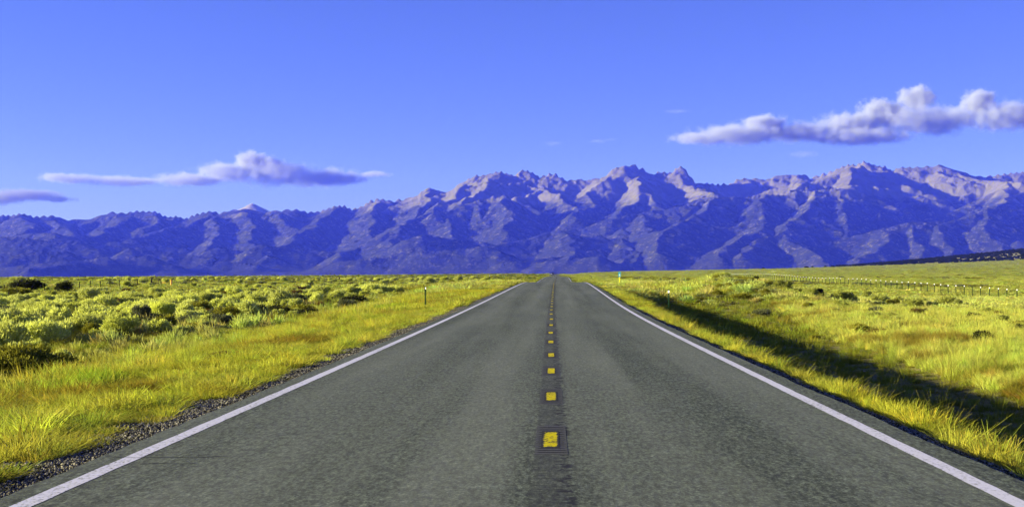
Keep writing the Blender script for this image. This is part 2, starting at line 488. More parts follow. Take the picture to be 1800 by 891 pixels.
RIDGES = [  # (px, py, km) traced crests and spurs in front of the skyline
    [(1494, 287, 20), (1470, 297, 19.8), (1440, 308, 19.5), (1410, 325, 19), (1385, 336, 18.6)],
    [(1505, 290, 20.5), (1520, 312, 19.6), (1535, 330, 18.9), (1530, 352, 18.2), (1548, 372, 17.3), (1555, 398, 16.4)],
    [(1494, 288, 20), (1500, 318, 19), (1490, 333, 18.2), (1475, 360, 17.2), (1490, 392, 16.3), (1500, 412, 15.8)],
    [(1400, 440, 15.1), (1440, 428, 15.4), (1505, 417, 15.6), (1560, 400, 15.8), (1610, 391, 15.9), (1660, 390, 16), (1700, 383, 16.2), (1740, 368, 16.4), (1762, 364, 16.6), (1800, 366, 16.8), (1900, 350, 17)],
    [(1660, 390, 16), (1655, 415, 15.3), (1670, 440, 14.7), (1665, 460, 14.1)],
    [(1740, 370, 16.4), (1735, 400, 15.6), (1755, 430, 14.9), (1750, 455, 14.3)],
    [(1560, 400, 15.8), (1550, 425, 15), (1520, 450, 14.3), (1505, 470, 13.7)],
    [(1610, 392, 15.9), (1605, 420, 15.2), (1620, 450, 14.4)],
    [(1650, 290, 21), (1685, 308, 20.4), (1725, 314, 19.8), (1780, 318, 19), (1850, 325, 18)],
    [(1780, 318, 19), (1770, 340, 18), (1750, 364, 17)],
    [(1060, 385, 16.7), (1090, 380, 16.9), (1120, 372, 17), (1160, 368, 17.1), (1200, 363, 17.2), (1240, 352, 17.4), (1265, 345, 17.5), (1300, 345, 17.6), (1340, 340, 17.7), (1375, 338, 17.8), (1440, 333, 17.9), (1500, 331, 18)],
    [(1265, 345, 17.5), (1240, 366, 16.9), (1215, 382, 16.3), (1180, 396, 15.7), (1160, 420, 15), (1165, 445, 14.3)],
    [(1340, 340, 17.7), (1330, 372, 16.7), (1345, 400, 15.9), (1320, 412, 15.4), (1275, 435, 14.7), (1255, 455, 14)],
    [(1440, 333, 17.9), (1425, 360, 17), (1400, 385, 16.2), (1370, 410, 15.5), (1330, 430, 14.8), (1290, 450, 14.1)],
    [(1370, 410, 15.5), (1400, 425, 15), (1440, 445, 14.4), (1460, 465, 13.8)],
    [(1120, 372, 17), (1140, 395, 16.2), (1150, 420, 15.4), (1120, 445, 14.6), (1110, 465, 14)],
    [(913, 298, 21), (907, 325, 20.4), (897, 343, 19.9)],
    [(950, 312, 21), (952, 332, 20.2), (930, 344, 19.6), (905, 346, 19.3)],
    [(952, 332, 20.2), (980, 342, 19.4), (1000, 360, 18.6), (1030, 372, 17.9), (1060, 390, 17.1), (1085, 400, 16.5), (1100, 405, 16.1)],
    [(780, 372, 17.6), (820, 358, 18), (860, 348, 18.2), (882, 343, 18.3), (898, 362, 17.6), (895, 385, 16.9), (885, 410, 16)],
    [(880, 430, 15.2), (940, 415, 15.6), (965, 407, 15.8), (982, 405, 15.8), (1003, 420, 15.3), (1010, 440, 14.7), (1000, 460, 14)],
    [(1020, 430, 15.2), (1060, 423, 15.4), (1090, 418, 15.5), (1110, 440, 14.9), (1090, 462, 14.1)],
    [(1100, 290, 21), (1098, 318, 20.5), (1110, 330, 20)],
    [(1130, 300, 21), (1132, 333, 18.9), (1110, 360, 18), (1092, 376, 17.4)],
    [(1132, 333, 18.9), (1148, 350, 18.4), (1165, 366, 17.8)],
    [(1195, 292, 21), (1200, 325, 20.2), (1230, 328, 19.4), (1255, 340, 18.5)],
    [(755, 331, 20.5), (745, 355, 19.3), (730, 380, 18.2), (735, 410, 17), (720, 440, 15.6)],
    [(876, 301, 20.8), (860, 325, 20), (840, 340, 19.2), (800, 362, 18.3), (790, 395, 17), (800, 420, 16), (780, 450, 14.9)],
    [(665, 349, 20.5), (650, 375, 19), (660, 400, 17.8), (640, 425, 16.6), (600, 450, 15.2)],
    [(590, 361, 20.5), (560, 385, 19), (545, 400, 18), (510, 425, 16.8), (480, 450, 15.3)],
    [(497, 369, 20), (505, 395, 18.8), (525, 405, 18), (515, 430, 16.6)],
    [(430, 368, 20), (450, 395, 18.6), (440, 425, 17), (455, 450, 15.5)],
    [(373, 371, 20), (345, 385, 19.2), (310, 397, 18.4), (280, 405, 17.8), (240, 418, 17)],
    [(275, 372, 20), (268, 392, 19), (255, 405, 18.2)],
    [(228, 374, 20), (200, 398, 18.6), (170, 412, 17.6), (130, 420, 16.6), (95, 432, 15.8), (60, 455, 14.5)],
    [(130, 420, 16.6), (140, 435, 15.6), (125, 452, 14.9), (105, 472, 13.8)],
    [(37, 375, 20), (60, 398, 18.8), (40, 415, 17.6), (15, 440, 16)],
    [(97, 379, 20), (120, 400, 18.6), (130, 420, 16.9)],
    [(373, 371, 20), (385, 400, 18.4), (370, 430, 16.8), (340, 455, 15.2)],
    [(815, 319, 20.5), (800, 345, 19.4), (760, 370, 18.2), (700, 400, 16.9), (690, 430, 15.7)],
]

def make_mountains():
    cols = np.arange(-420, 2260, 1.7)
    rows = np.concatenate([np.arange(12.3, 15.5, .035), np.arange(15.5, 22.4, .028), np.arange(22.4, 26.5, .16)]) * K
    PX, YY = np.meshgrid(cols, rows)
    XX = (PX - VX) / F * YY
    nr, nc = PX.shape
    # warp for natural, gullied flanks
    wx = XX + 190 * fbm(XX / 900, YY / 900, 4, 41) + 34 * fbm(XX / 210, YY / 210, 3, 43)
    wy = YY + 190 * fbm(XX / 900, YY / 900, 4, 51) + 34 * fbm(XX / 210, YY / 210, 3, 53)
    H = np.full(PX.shape, -60.0)
    sil_rows = np.interp(cols, SIL[:, 0], SIL[:, 1])
    pts = []
    def add_line(line, sl):
        line = np.array(line, float)
        P = np.stack([(line[:, 0] - VX) / F * line[:, 2], line[:, 2], EYE + (VY - line[:, 1]) / F * line[:, 2]], 1)
        for a, b in zip(P[:-1], P[1:]):
            n = max(2, int(np.linalg.norm((b - a)[:2]) / 55))
            for t in np.arange(n) / n: pts.append((*(a + (b - a) * t), sl))
        pts.append((*P[-1], sl))
        return P
    r2 = np.random.default_rng(11)
    crest_km = 21 * K + 300 * np.sin(SIL[:, 0] / 97.0)
    crest = add_line(np.stack([SIL[:, 0], SIL[:, 1], crest_km], 1), .62)
    for rd in RIDGES:
        rd = [(a, b, c * K) for a, b, c in rd]
        P = add_line(rd, .60)
        # short side spurs
        for j in range(len(P) - 1):
            for s in (-1, 1):
                if r2.random() < .6:
                    t = r2.random(); q = P[j] + (P[j + 1] - P[j]) * t
                    d = (P[j + 1] - P[j])[:2]; d /= max(1, np.linalg.norm(d))
                    n = np.array([-d[1], d[0]]) * s
                    dirv = n * .8 + np.array([0, -1]) * .7; dirv /= np.linalg.norm(dirv)
                    L = r2.uniform(.25, .75) * max(200, q[2]) * 1.3
                    z1 = q[2] - L * r2.uniform(.30, .42)
                    st = np.arange(0, 1, 60 / L) if L > 60 else [0]
                    for tt in st:
                        pts.append((q[0] + dirv[0] * L * tt, q[1] + dirv[1] * L * tt, q[2] + (z1 - q[2]) * tt - 25, .62))
    # spurs falling from the skyline to the foot of the range
    px = -380.0
    while px < 2230:
        h0 = EYE + 21 * K * (VY - np.interp(px, SIL[:, 0], SIL[:, 1])) / F
        x, y, z = (px - VX) / F * 21 * K, 21 * K, h0
        ang = r2.uniform(-.75, .75); drop = r2.uniform(40, 260)
        stepn = 0
        while z > 5 and y > 12.6 * K:
            pts.append((x, y, z - drop, .60))
            ang += r2.normal(0, .12); ang *= .965
            x += 60 * math.sin(ang); y -= 60 * math.cos(ang)
            z -= 60 * (.24 + .10 * math.sin(stepn * .11 + px))
            stepn += 1
        px += r2.uniform(60, 105)
    # low foothill crests lying across the spurs
    for kk in range(30):
        px0 = r2.uniform(-380, 2200); km = r2.uniform(13.9, 17.2); q = (km - 13.4) / 4
        x, y = (px0 - VX) / F * km * K, km * K; z = r2.uniform(110, 260) + 520 * q * r2.uniform(.5, 1.0)
        dirx = r2.choice([-1, 1]); a = r2.uniform(-.3, .6); L = r2.uniform(900, 2600); tt = 0
        while tt < L and z > 30:
            pts.append((x, y, z, .52)); a += r2.normal(0, .10)
            x += dirx * 60 * math.cos(a); y -= 60 * math.sin(a); z -= 60 * r2.uniform(.02, .20); tt += 60
    pts = np.array(pts)
    pts[:, 3] = np.where(pts[:, 2] < 750, .44, pts[:, 3])
    dpx = 1.7
    yr = rows
    for (x, y, z, s) in pts:
        if z < -50: continue
        r = (z + 70) / s + 280
        i0, i1 = np.searchsorted(yr, y - r), np.searchsorted(yr, y + r)
        if i1 <= i0: continue
        pc = VX + F * x / y; dp = F * r / max(y - r, 9000)
        j0 = max(0, int((pc - dp - cols[0]) / dpx)); j1 = min(nc, int((pc + dp - cols[0]) / dpx) + 1)
        if j1 <= j0: continue
        d = np.hypot(wx[i0:i1, j0:j1] - x, wy[i0:i1, j0:j1] - y)
        h = z - s * d
        np.maximum(H[i0:i1, j0:j1], h, out=H[i0:i1, j0:j1])
    # apron of outwash at the foot
    apron = -45 + 150 * sstep(12.6 * K, 16.5 * K, YY) ** 1.2 + 25 * fbm(XX / 1500, YY / 1500, 3, 71)
    H = np.log(np.exp((H - apron) / 40).clip(0, 1e30) + 1) * 40 + apron
    # crags and gullies
    rough = sstep(0, 900, H)
    H = H + (ridged(XX / 420, YY / 420, 5, 81) - .5) * (10 + 40 * rough) * sstep(10, 250, H)
    H = H + fbm(XX / 95, YY / 95, 3, 91) * (6 + 9 * rough) * sstep(10, 200, H)
    # keep the traced skyline: nothing in front of the crest rises through it
    ck = np.interp(cols, SIL[:, 0], crest_km)[None, :]
    los = EYE + YY * ((VY - sil_rows)[None, :] / F)
    jag = 22 * fbm(cols / 5.5, cols * 0 + .3, 3, 99)[None, :] * sstep(560, 680, cols)[None, :] * (1 - sstep(1400, 1470, cols))[None, :]
    cap = los - 8 - 14 * np.abs(YY - ck) / 300.0 + jag
    cap = np.where(YY > ck, los + jag - .62 * (YY - ck), cap)
    over = H - cap
    H = np.where(over > -40, cap - 40 * np.exp(-np.clip(over + 40, 0, 900) / 40.0), H)
    at_crest = np.exp(-((YY - ck) / 70.0) ** 2)
    H = np.maximum(H, (los + jag) * at_crest + -60 * (1 - at_crest))
    H = np.where(YY > 26.2 * K, -60, H)
    V = np.stack([XX, YY, H], -1).reshape(-1, 3)
    o = obj_np('mountain_range', V, grid_faces(nr, nc), mat_mountain(), smooth=True)
    tag(o, kind='structure')
    # one higher bare summit standing behind the skyline
    cx, cy, top = X_of(443, 24.5 * K), 24.5 * K, Z_of(357, 24.5 * K)
    gx, gy = np.meshgrid(np.linspace(-1500, 1500, 61), np.linspace(-1300, 1300, 53))
    gz = top - .78 * np.hypot(gx * .62, gy) + 30 * (ridged(gx / 300 + 3, gy / 300, 4, 121) - .6) * sstep(20, 150, np.hypot(gx, gy))
    Vs = np.stack([gx + cx, gy + cy, gz], -1).reshape(-1, 3)
    tag(obj_np('mountain_peak', Vs, grid_faces(53, 61), mat_mountain(True), smooth=True), kind='structure')

def mat_mountain(bare=False):
    t = NT('mountain_rock' if not bare else 'pale_summit_rock')
    g = t.n('NewGeometry'); p = g.outputs['Position']
    s = t.n('SeparateXYZ'); t.l(p, s.inputs[0])
    sn = t.n('SeparateXYZ'); t.l(g.outputs['Normal'], sn.inputs[0])
    n1 = t.noise(p, 1 / 700, 5, .6); n2 = t.noise(p, 1 / 120, 5, .65); n3 = t.noise(p, 1 / 38, 4, .7)
    rock = t.mix(n2, (.078, .071, .030), (.165, .149, .064))
    rock = t.mix(t.ramp(n3, .5, .75), rock, t.mix(.6, rock, (.16, .14, .12)))
    if bare:
        snow = t.ramp(t.noise(p, 1 / 260, 4), .55, .62)
        t.bsdf(t.mix(snow, (.24, .22, .17), (.6, .6, .6)), .95, .05)
        return t.m
    forest = t.mix(n3, (.009, .012, .005), (.034, .035, .015))
    z = t.math('ADD', s.outputs[2], t.math('MULTIPLY', t.math('SUBTRACT', n1, .5), 700))
    z = t.math('ADD', z, t.math('MULTIPLY', t.math('SUBTRACT', n2, .5), 260))
    fm = t.math('SUBTRACT', 1.0, t.ramp(z, 960, 1190))
    bald = t.math('MULTIPLY', t.ramp(n3, .50, .60), t.ramp(n2, .44, .58))
    fm = t.math('MULTIPLY', fm, t.math('SUBTRACT', 1.0, t.math('MULTIPLY', bald, .85)))
    c = t.mix(fm, rock, forest)
    low = t.math('SUBTRACT', 1.0, t.ramp(t.math('ADD', s.outputs[2], t.math('MULTIPLY', n2, 120)), 60, 260))
    c = t.mix(t.math('MULTIPLY', low, .75), c, t.mix(n2, (.018, .019, .009), (.040, .039, .018)))
    t.bsdf(c, .95, .03, bump=t.math('ADD', n3, t.math('MULTIPLY', n2, 2.0)), bump_d=9, bump_s=.7)
    return t.m
make_mountains()

# ------------------------------------------------------------------ haze: one closed box of blue air
def make_haze():
    bm = bmesh.new()
    x0, x1, y0, y1, z0, z1 = -17000, 17000, -2500, 27800, -62, 2150
    box(bm, (x0 + x1) / 2, (y0 + y1) / 2, (z0 + z1) / 2, x1 - x0, y1 - y0, z1 - z0)
    t = NT('blue_air')
    pv = t.n('VolumePrincipled')
    pv.inputs['Color'].default_value = (*HAZE_COLOR, 1)
    pv.inputs['Absorption Color'].default_value = (1, 1, 1, 1)
    pv.inputs['Density'].default_value = HAZE_DENSITY
    pv.inputs['Anisotropy'].default_value = 0.0
    t.l(pv.outputs[0], t.out.inputs['Volume'])
    o = obj_bm('haze', bm, t.m)
    tag(o, kind='stuff')
make_haze()

# ------------------------------------------------------------------ clouds beyond the haze
def cloud(name, D, blobs, label, dens=.0060, seed=0, wisp=False, sc=1.0, alb=.59):
    """blobs: (px, py, half width px, half height px) traced at distance D (m); a soft volume inside a closed hull"""
    r2 = np.random.default_rng(seed + 5)
    B = []
    W = [(b[4] if len(b) > 4 else .3) for b in blobs]
    for (px, py, rx, ry) in [b[:4] for b in blobs]:
        ry *= 1.10; rx *= 1.06
        rx, rz = rx * D / F, ry * D / F
        B.append((X_of(px, D), D + r2.uniform(-.25, .25) * rx, Z_of(py, D), rx, max(rz * 1.3, rx * .55), rz))
    B = np.array(B)
    c0 = B[:, :3].mean(0)
    bm = bmesh.new()
    for b in B:
        bmesh.ops.create_icosphere(bm, subdivisions=3, radius=1.0, matrix=Matrix.Translation(Vector(b[:3] - c0)) @ Matrix.Diagonal((b[3] * 1.22, b[4] * 1.22, b[5] * 1.30, 1)))
    t = NT('cloud_vapour')
    P = t.n('TexCoord').outputs['Object']
    k = F / D
    # domain warp, then soft union of ellipsoids
    w = t.n('TexNoise'); w.inputs['Scale'].default_value = 1 / (D * .014); w.inputs['Detail'].default_value = 3; t.l(P, w.inputs['Vector'])
    wv = t.n('VectorMath', operation='SUBTRACT'); t.l(w.outputs['Color'], wv.inputs[0]); wv.inputs[1].default_value = (.5, .5, .5)
    wm = t.n('VectorMath', operation='MULTIPLY_ADD'); t.l(wv.outputs[0], wm.inputs[0])
    wm.inputs[1].default_value = (D * .010, D * .010, D * .0045); t.l(P, wm.inputs[2])
    best = None; cap = None; fs = []
    for b in B:
        q = t.n('VectorMath', operation='SUBTRACT'); t.l(wm.outputs[0], q.inputs[0]); q.inputs[1].default_value = tuple(b[:3] - c0)
        e = t.n('VectorMath', operation='DIVIDE'); t.l(q.outputs[0], e.inputs[0]); e.inputs[1].default_value = tuple(b[3:])
        L = t.n('VectorMath', operation='LENGTH'); t.l(e.outputs[0], L.inputs[0])
        f = t.math('SUBTRACT', 1.0, L.outputs['Value'])
        best = f if best is None else t.math('SMOOTH_MAX', best, f, .15)
        if W[len(fs)] > .5: cap = f if cap is None else t.math('SMOOTH_MAX', cap, f, .15)
        fs.append(f)
    n1 = t.noise(P, 1 / (D * .0075), 6, .62)
    n2 = t.noise(t.scale(P, (1, 1, 1.8)), 1 / (D * .0022), 4, .6)
    v = t.math('ADD', best, t.math('MULTIPLY', t.math('SUBTRACT', n1, .5), 1.7 * sc))
    v = t.math('ADD', v, t.math('MULTIPLY', t.math('SUBTRACT', n2, .5), .6 * sc))
    d = t.math('MULTIPLY', t.ramp(v, .0, .70 if not wisp else 1.1), .55)
    if cap is not None:
        cv = t.math('ADD', cap, t.math('ADD', t.math('MULTIPLY', t.math('SUBTRACT', n1, .5), 1.5), t.math('MULTIPLY', t.math('SUBTRACT', n2, .5), .7)))
        d = t.math('ADD', d, t.ramp(cv, .05, .7))
    pv = t.n('VolumePrincipled')
    pv.inputs['Color'].default_value = (alb * .95, alb * 1.01, alb * 1.06, 1)
    pv.inputs['Anisotropy'].default_value = 0.0
    t.l(t.math('MULTIPLY', d, dens), pv.inputs['Density'])
    t.l(pv.outputs[0], t.out.inputs['Volume'])
    me = bpy.data.meshes.new(name); bm.to_mesh(me); bm.free(); me.materials.append(t.m)
    o = bpy.data.objects.new(name, me); o.location = c0
    link(o)
    md = o.modifiers.new('remesh', 'REMESH'); md.mode = 'VOXEL'; md.voxel_size = max(25.0, float(B[:, 5].max()) * .22)
    return tag(o, label, 'cloud', 'clouds above the mountains')

cloud('cloud', 38000, [(442, 284, 32, 19, 1), (475, 292, 36, 18, 1), (405, 304, 66, 18), (490, 306, 80, 22), (560, 311, 76, 18), (335, 315, 70, 12), (605, 314, 50, 13), (655, 307, 36, 6), (300, 316, 40, 8)],
      'long grey cloud with one bright white puff on top, above the lower range', seed=1)
cloud('cloud', 38500, [(128, 314, 60, 9), (100, 312, 40, 9), (205, 318, 70, 9), (245, 319, 40, 7)],
      'thin flat streak of cloud beside the bright puffed one', seed=2, dens=.0045)
cloud('cloud', 37000, [(45, 344, 80, 11), (-10, 347, 60, 13), (95, 350, 44, 6)],
      'low grey cloud bank at the edge of the sky, lowest of all', seed=3, dens=.0060, alb=.38)
cloud('cloud', 40000, [(1235, 242, 60, 12), (1300, 238, 90, 18), (1345, 219, 46, 18, 1), (1415, 232, 90, 17), (1500, 222, 70, 28), (1500, 218, 50, 20, 1), (1555, 200, 56, 26, 1), (1615, 172, 34, 22, 1), (1615, 212, 70, 26), (1510, 240, 100, 16), (1650, 222, 50, 20)],
      'largest billowing cloud, rising to a white tower, over the double-topped summit', seed=4)
cloud('cloud', 42000, [(1724, 178, 34, 22, 1), (1770, 206, 80, 26), (1690, 206, 55, 20), (1830, 208, 70, 24)],
      'rounded cloud with a white lit top next to the largest cloud', seed=5)
for (D, bl, lab, sd) in ((39000, [(972, 253, 19, 5)], 'tiny faint wisp of cloud above the broad rounded peaks', 6), (39000, [(1050, 249, 22, 4), (1072, 246, 14, 4)], 'small faint wisp of cloud above the jagged peaks', 7),
                         (41000, [(1190, 196, 26, 4)], 'faint high wisp of cloud, highest and smallest in the sky', 8), (39000, [(1412, 271, 32, 7)], 'thin slanting wisp of cloud just under the largest cloud', 9)):
    cloud('cloud', D, bl, lab, dens=.0012, seed=sd, wisp=True)

# ------------------------------------------------------------------ grass and ground cover
def mat_blade(name, trans=.35, dark=.72):
    t = NT(name)
    a = t.n('Attribute', attribute_name='tint'); a.attribute_type = 'INSTANCER'
    b = t.n('Attribute', attribute_name='shade').outputs['Fac']
    c = t.mix(b, t.mix(1.0, a.outputs['Color'], (dark, dark * .96, dark * .8), 'MULTIPLY'), t.mix(1.0, a.outputs['Color'], (1.16, 1.12, 1.1), 'MULTIPLY'))
    d = t.n('BsdfDiffuse'); t.l(c, d.inputs['Color'])
    tr = t.n('BsdfTranslucent'); t.l(c, tr.inputs['Color'])
    m = t.n('MixShader'); m.inputs[0].default_value = trans
    t.l(d.outputs[0], m.inputs[1]); t.l(tr.outputs[0], m.inputs[2]); t.l(m.outputs[0], t.out.inputs['Surface'])
    return t.m
M_blade = mat_blade('dry_grass_blades')

protos = bpy.data.collections.new('tuft_shapes')     # never linked to the scene: only instanced by the grass
def blade_mesh(name, base, tip, bend, width, shade, mat):
    """base, tip (n,3); bend (n,3) mid offset; 3-row tapering strips"""
    n = len(base)
    d = tip - base
    side = np.cross(d, np.array([0, 0, 1.0]) + .3 * rng.normal(size=(n, 3)))
    side /= np.linalg.norm(side, axis=1, keepdims=True) + 1e-9
    w = np.asarray(width).reshape(-1, 1) * np.ones((n, 1))
    mid = base + d * .55 + bend
    V = np.stack([base - side * w * .5, base + side * w * .5, mid - side * w * .42, mid + side * w * .42, tip - side * w * .12, tip + side * w * .12], 1).reshape(-1, 3)
    i = np.arange(n)[:, None] * 6
    Fc = np.concatenate([i + np.array([[0, 1, 3, 2]]), i + np.array([[2, 3, 5, 4]])], 0)
    me = mesh_np(name, V, Fc, mat)
    at = me.attributes.new('shade', 'FLOAT', 'POINT'); at.data.foreach_set('value', np.repeat(shade, 6).astype(np.float32))
    return me
def add_proto(me):
    o = bpy.data.objects.new(me.name, me); protos.objects.link(o)

def bunch(name, n, h, r0, lean, w, droop=.25):
    a = rng.uniform(0, 2 * np.pi, n); rr = r0 * np.sqrt(rng.random(n))
    base = np.stack([rr * np.cos(a), rr * np.sin(a), np.full(n, -.04)], 1)
    a2 = a + rng.normal(0, .6, n); hh = h * rng.uniform(.45, 1.1, n); ln = hh * lean * np.abs(rng.normal(.6, .5, n))
    tip = base + np.stack([ln * np.cos(a2), ln * np.sin(a2), hh], 1)
    bend = np.stack([-ln * .12 * np.cos(a2), -ln * .12 * np.sin(a2), hh * droop * rng.random(n) * .5], 1)
    add_proto(blade_mesh(name, base, tip, bend, w * rng.uniform(.6, 1.4, n), rng.random(n), M_blade))
def dome(name, n, r, h, w, ln=.4):
    a = rng.uniform(0, 2 * np.pi, n); el = np.arcsin(rng.uniform(.02, 1, n))
    dirv = np.stack([np.cos(a) * np.cos(el), np.sin(a) * np.cos(el), np.sin(el)], 1)
    k = rng.uniform(.35, 1.0, n)[:, None]
    end = dirv * np.array([r, r, h]) * (k + .1 * rng.normal(size=(n, 1)))
    base = end * (1 - ln) + np.array([0, 0, -.03])
    bend = rng.normal(0, .03, (n, 3)) * r
    add_proto(blade_mesh(name, base, end, bend, w * rng.uniform(.6, 1.5, n), rng.random(n), M_blade))
bunch('a_tall_bunch', 110, .52, .10, .55, .0065)
bunch('b_short_bunch', 90, .27, .11, .8, .0060)
bunch('c_seed_stalks', 34, .78, .10, .5, .0055, .5)
bunch('d_low_weed', 60, .15, .14, 1.4, .012)
bunch('e_coarse_bunch', 70, .46, .22, .7, .017)
dome('f_fluffy_mound', 420, .42, .46, .018, .35)
dome('g_far_mound', 70, .5, .42, .085, .4)
bunch('h_mid_bunch', 90, .40, .18, .75, .011)
NAMES = 'abcdefgh'

PAL = {'straw': (0.4496, 0.4660, 0.0511), 'pale': (0.4592, 0.5022, 0.1319), 'ygreen': (0.3300, 0.3986, 0.0187), 'olive': (0.1626, 0.1916, 0.0187), 'brown': (0.2009, 0.1398, 0.0170), 'green': (0.1913, 0.3314, 0.0213), 'gold': (0.4401, 0.4038, 0.0255)}
def pal(*w):
    """weighted mix arrays: (name, weight array)"""
    s = 0; c = 0
    for nme, x in w:
        x = np.maximum(x, 0)[:, None]; c = c + x * np.array(PAL[nme]); s = s + x
    return c / (s + 1e-6)

def gn_scatter(name, pos, rot, scl, idx, tintc, coll, kind='stuff'):
    me = bpy.data.meshes.new(name)
    n = len(pos); me.vertices.add(n); me.vertices.foreach_set('co', np.asarray(pos, np.float32).ravel())
    for nm, ty, val in (('rot', 'FLOAT_VECTOR', rot), ('scl', 'FLOAT_VECTOR', scl)):
        at = me.attributes.new(nm, ty, 'POINT'); at.data.foreach_set('vector', np.asarray(val, np.float32).ravel())
    at = me.attributes.new('idx', 'INT', 'POINT'); at.data.foreach_set('value', np.asarray(idx, np.int32))
    at = me.attributes.new('tint', 'FLOAT_COLOR', 'POINT')
    at.data.foreach_set('color', np.concatenate([np.asarray(tintc), np.ones((n, 1))], 1).astype(np.float32).ravel())
    o = link(bpy.data.objects.new(name, me))
    g = bpy.data.node_groups.new('scatter_' + name, 'GeometryNodeTree')
    g.interface.new_socket('Geometry', in_out='INPUT', socket_type='NodeSocketGeometry')
    g.interface.new_socket('Geometry', in_out='OUTPUT', socket_type='NodeSocketGeometry')
    gi = g.nodes.new('NodeGroupInput'); go = g.nodes.new('NodeGroupOutput')
    ip = g.nodes.new('GeometryNodeInstanceOnPoints')
    ci = g.nodes.new('GeometryNodeCollectionInfo'); ci.inputs['Collection'].default_value = coll
    ci.inputs['Separate Children'].default_value = True; ci.inputs['Reset Children'].default_value = True
    def attr(nm, ty):
        a = g.nodes.new('GeometryNodeInputNamedAttribute'); a.data_type = ty; a.inputs['Name'].default_value = nm
        return a.outputs['Attribute']
    L = g.links.new
    L(gi.outputs[0], ip.inputs['Points']); L(ci.outputs[0], ip.inputs['Instance'])
    ip.inputs['Pick Instance'].default_value = True
    L(attr('idx', 'INT'), ip.inputs['Instance Index'])
    L(attr('rot', 'FLOAT_VECTOR'), ip.inputs['Rotation']); L(attr('scl', 'FLOAT_VECTOR'), ip.inputs['Scale'])
    L(ip.outputs[0], go.inputs[0])
    md = o.modifiers.new('scatter', 'NODES'); md.node_group = g
    tag(o, kind=kind)
    return o

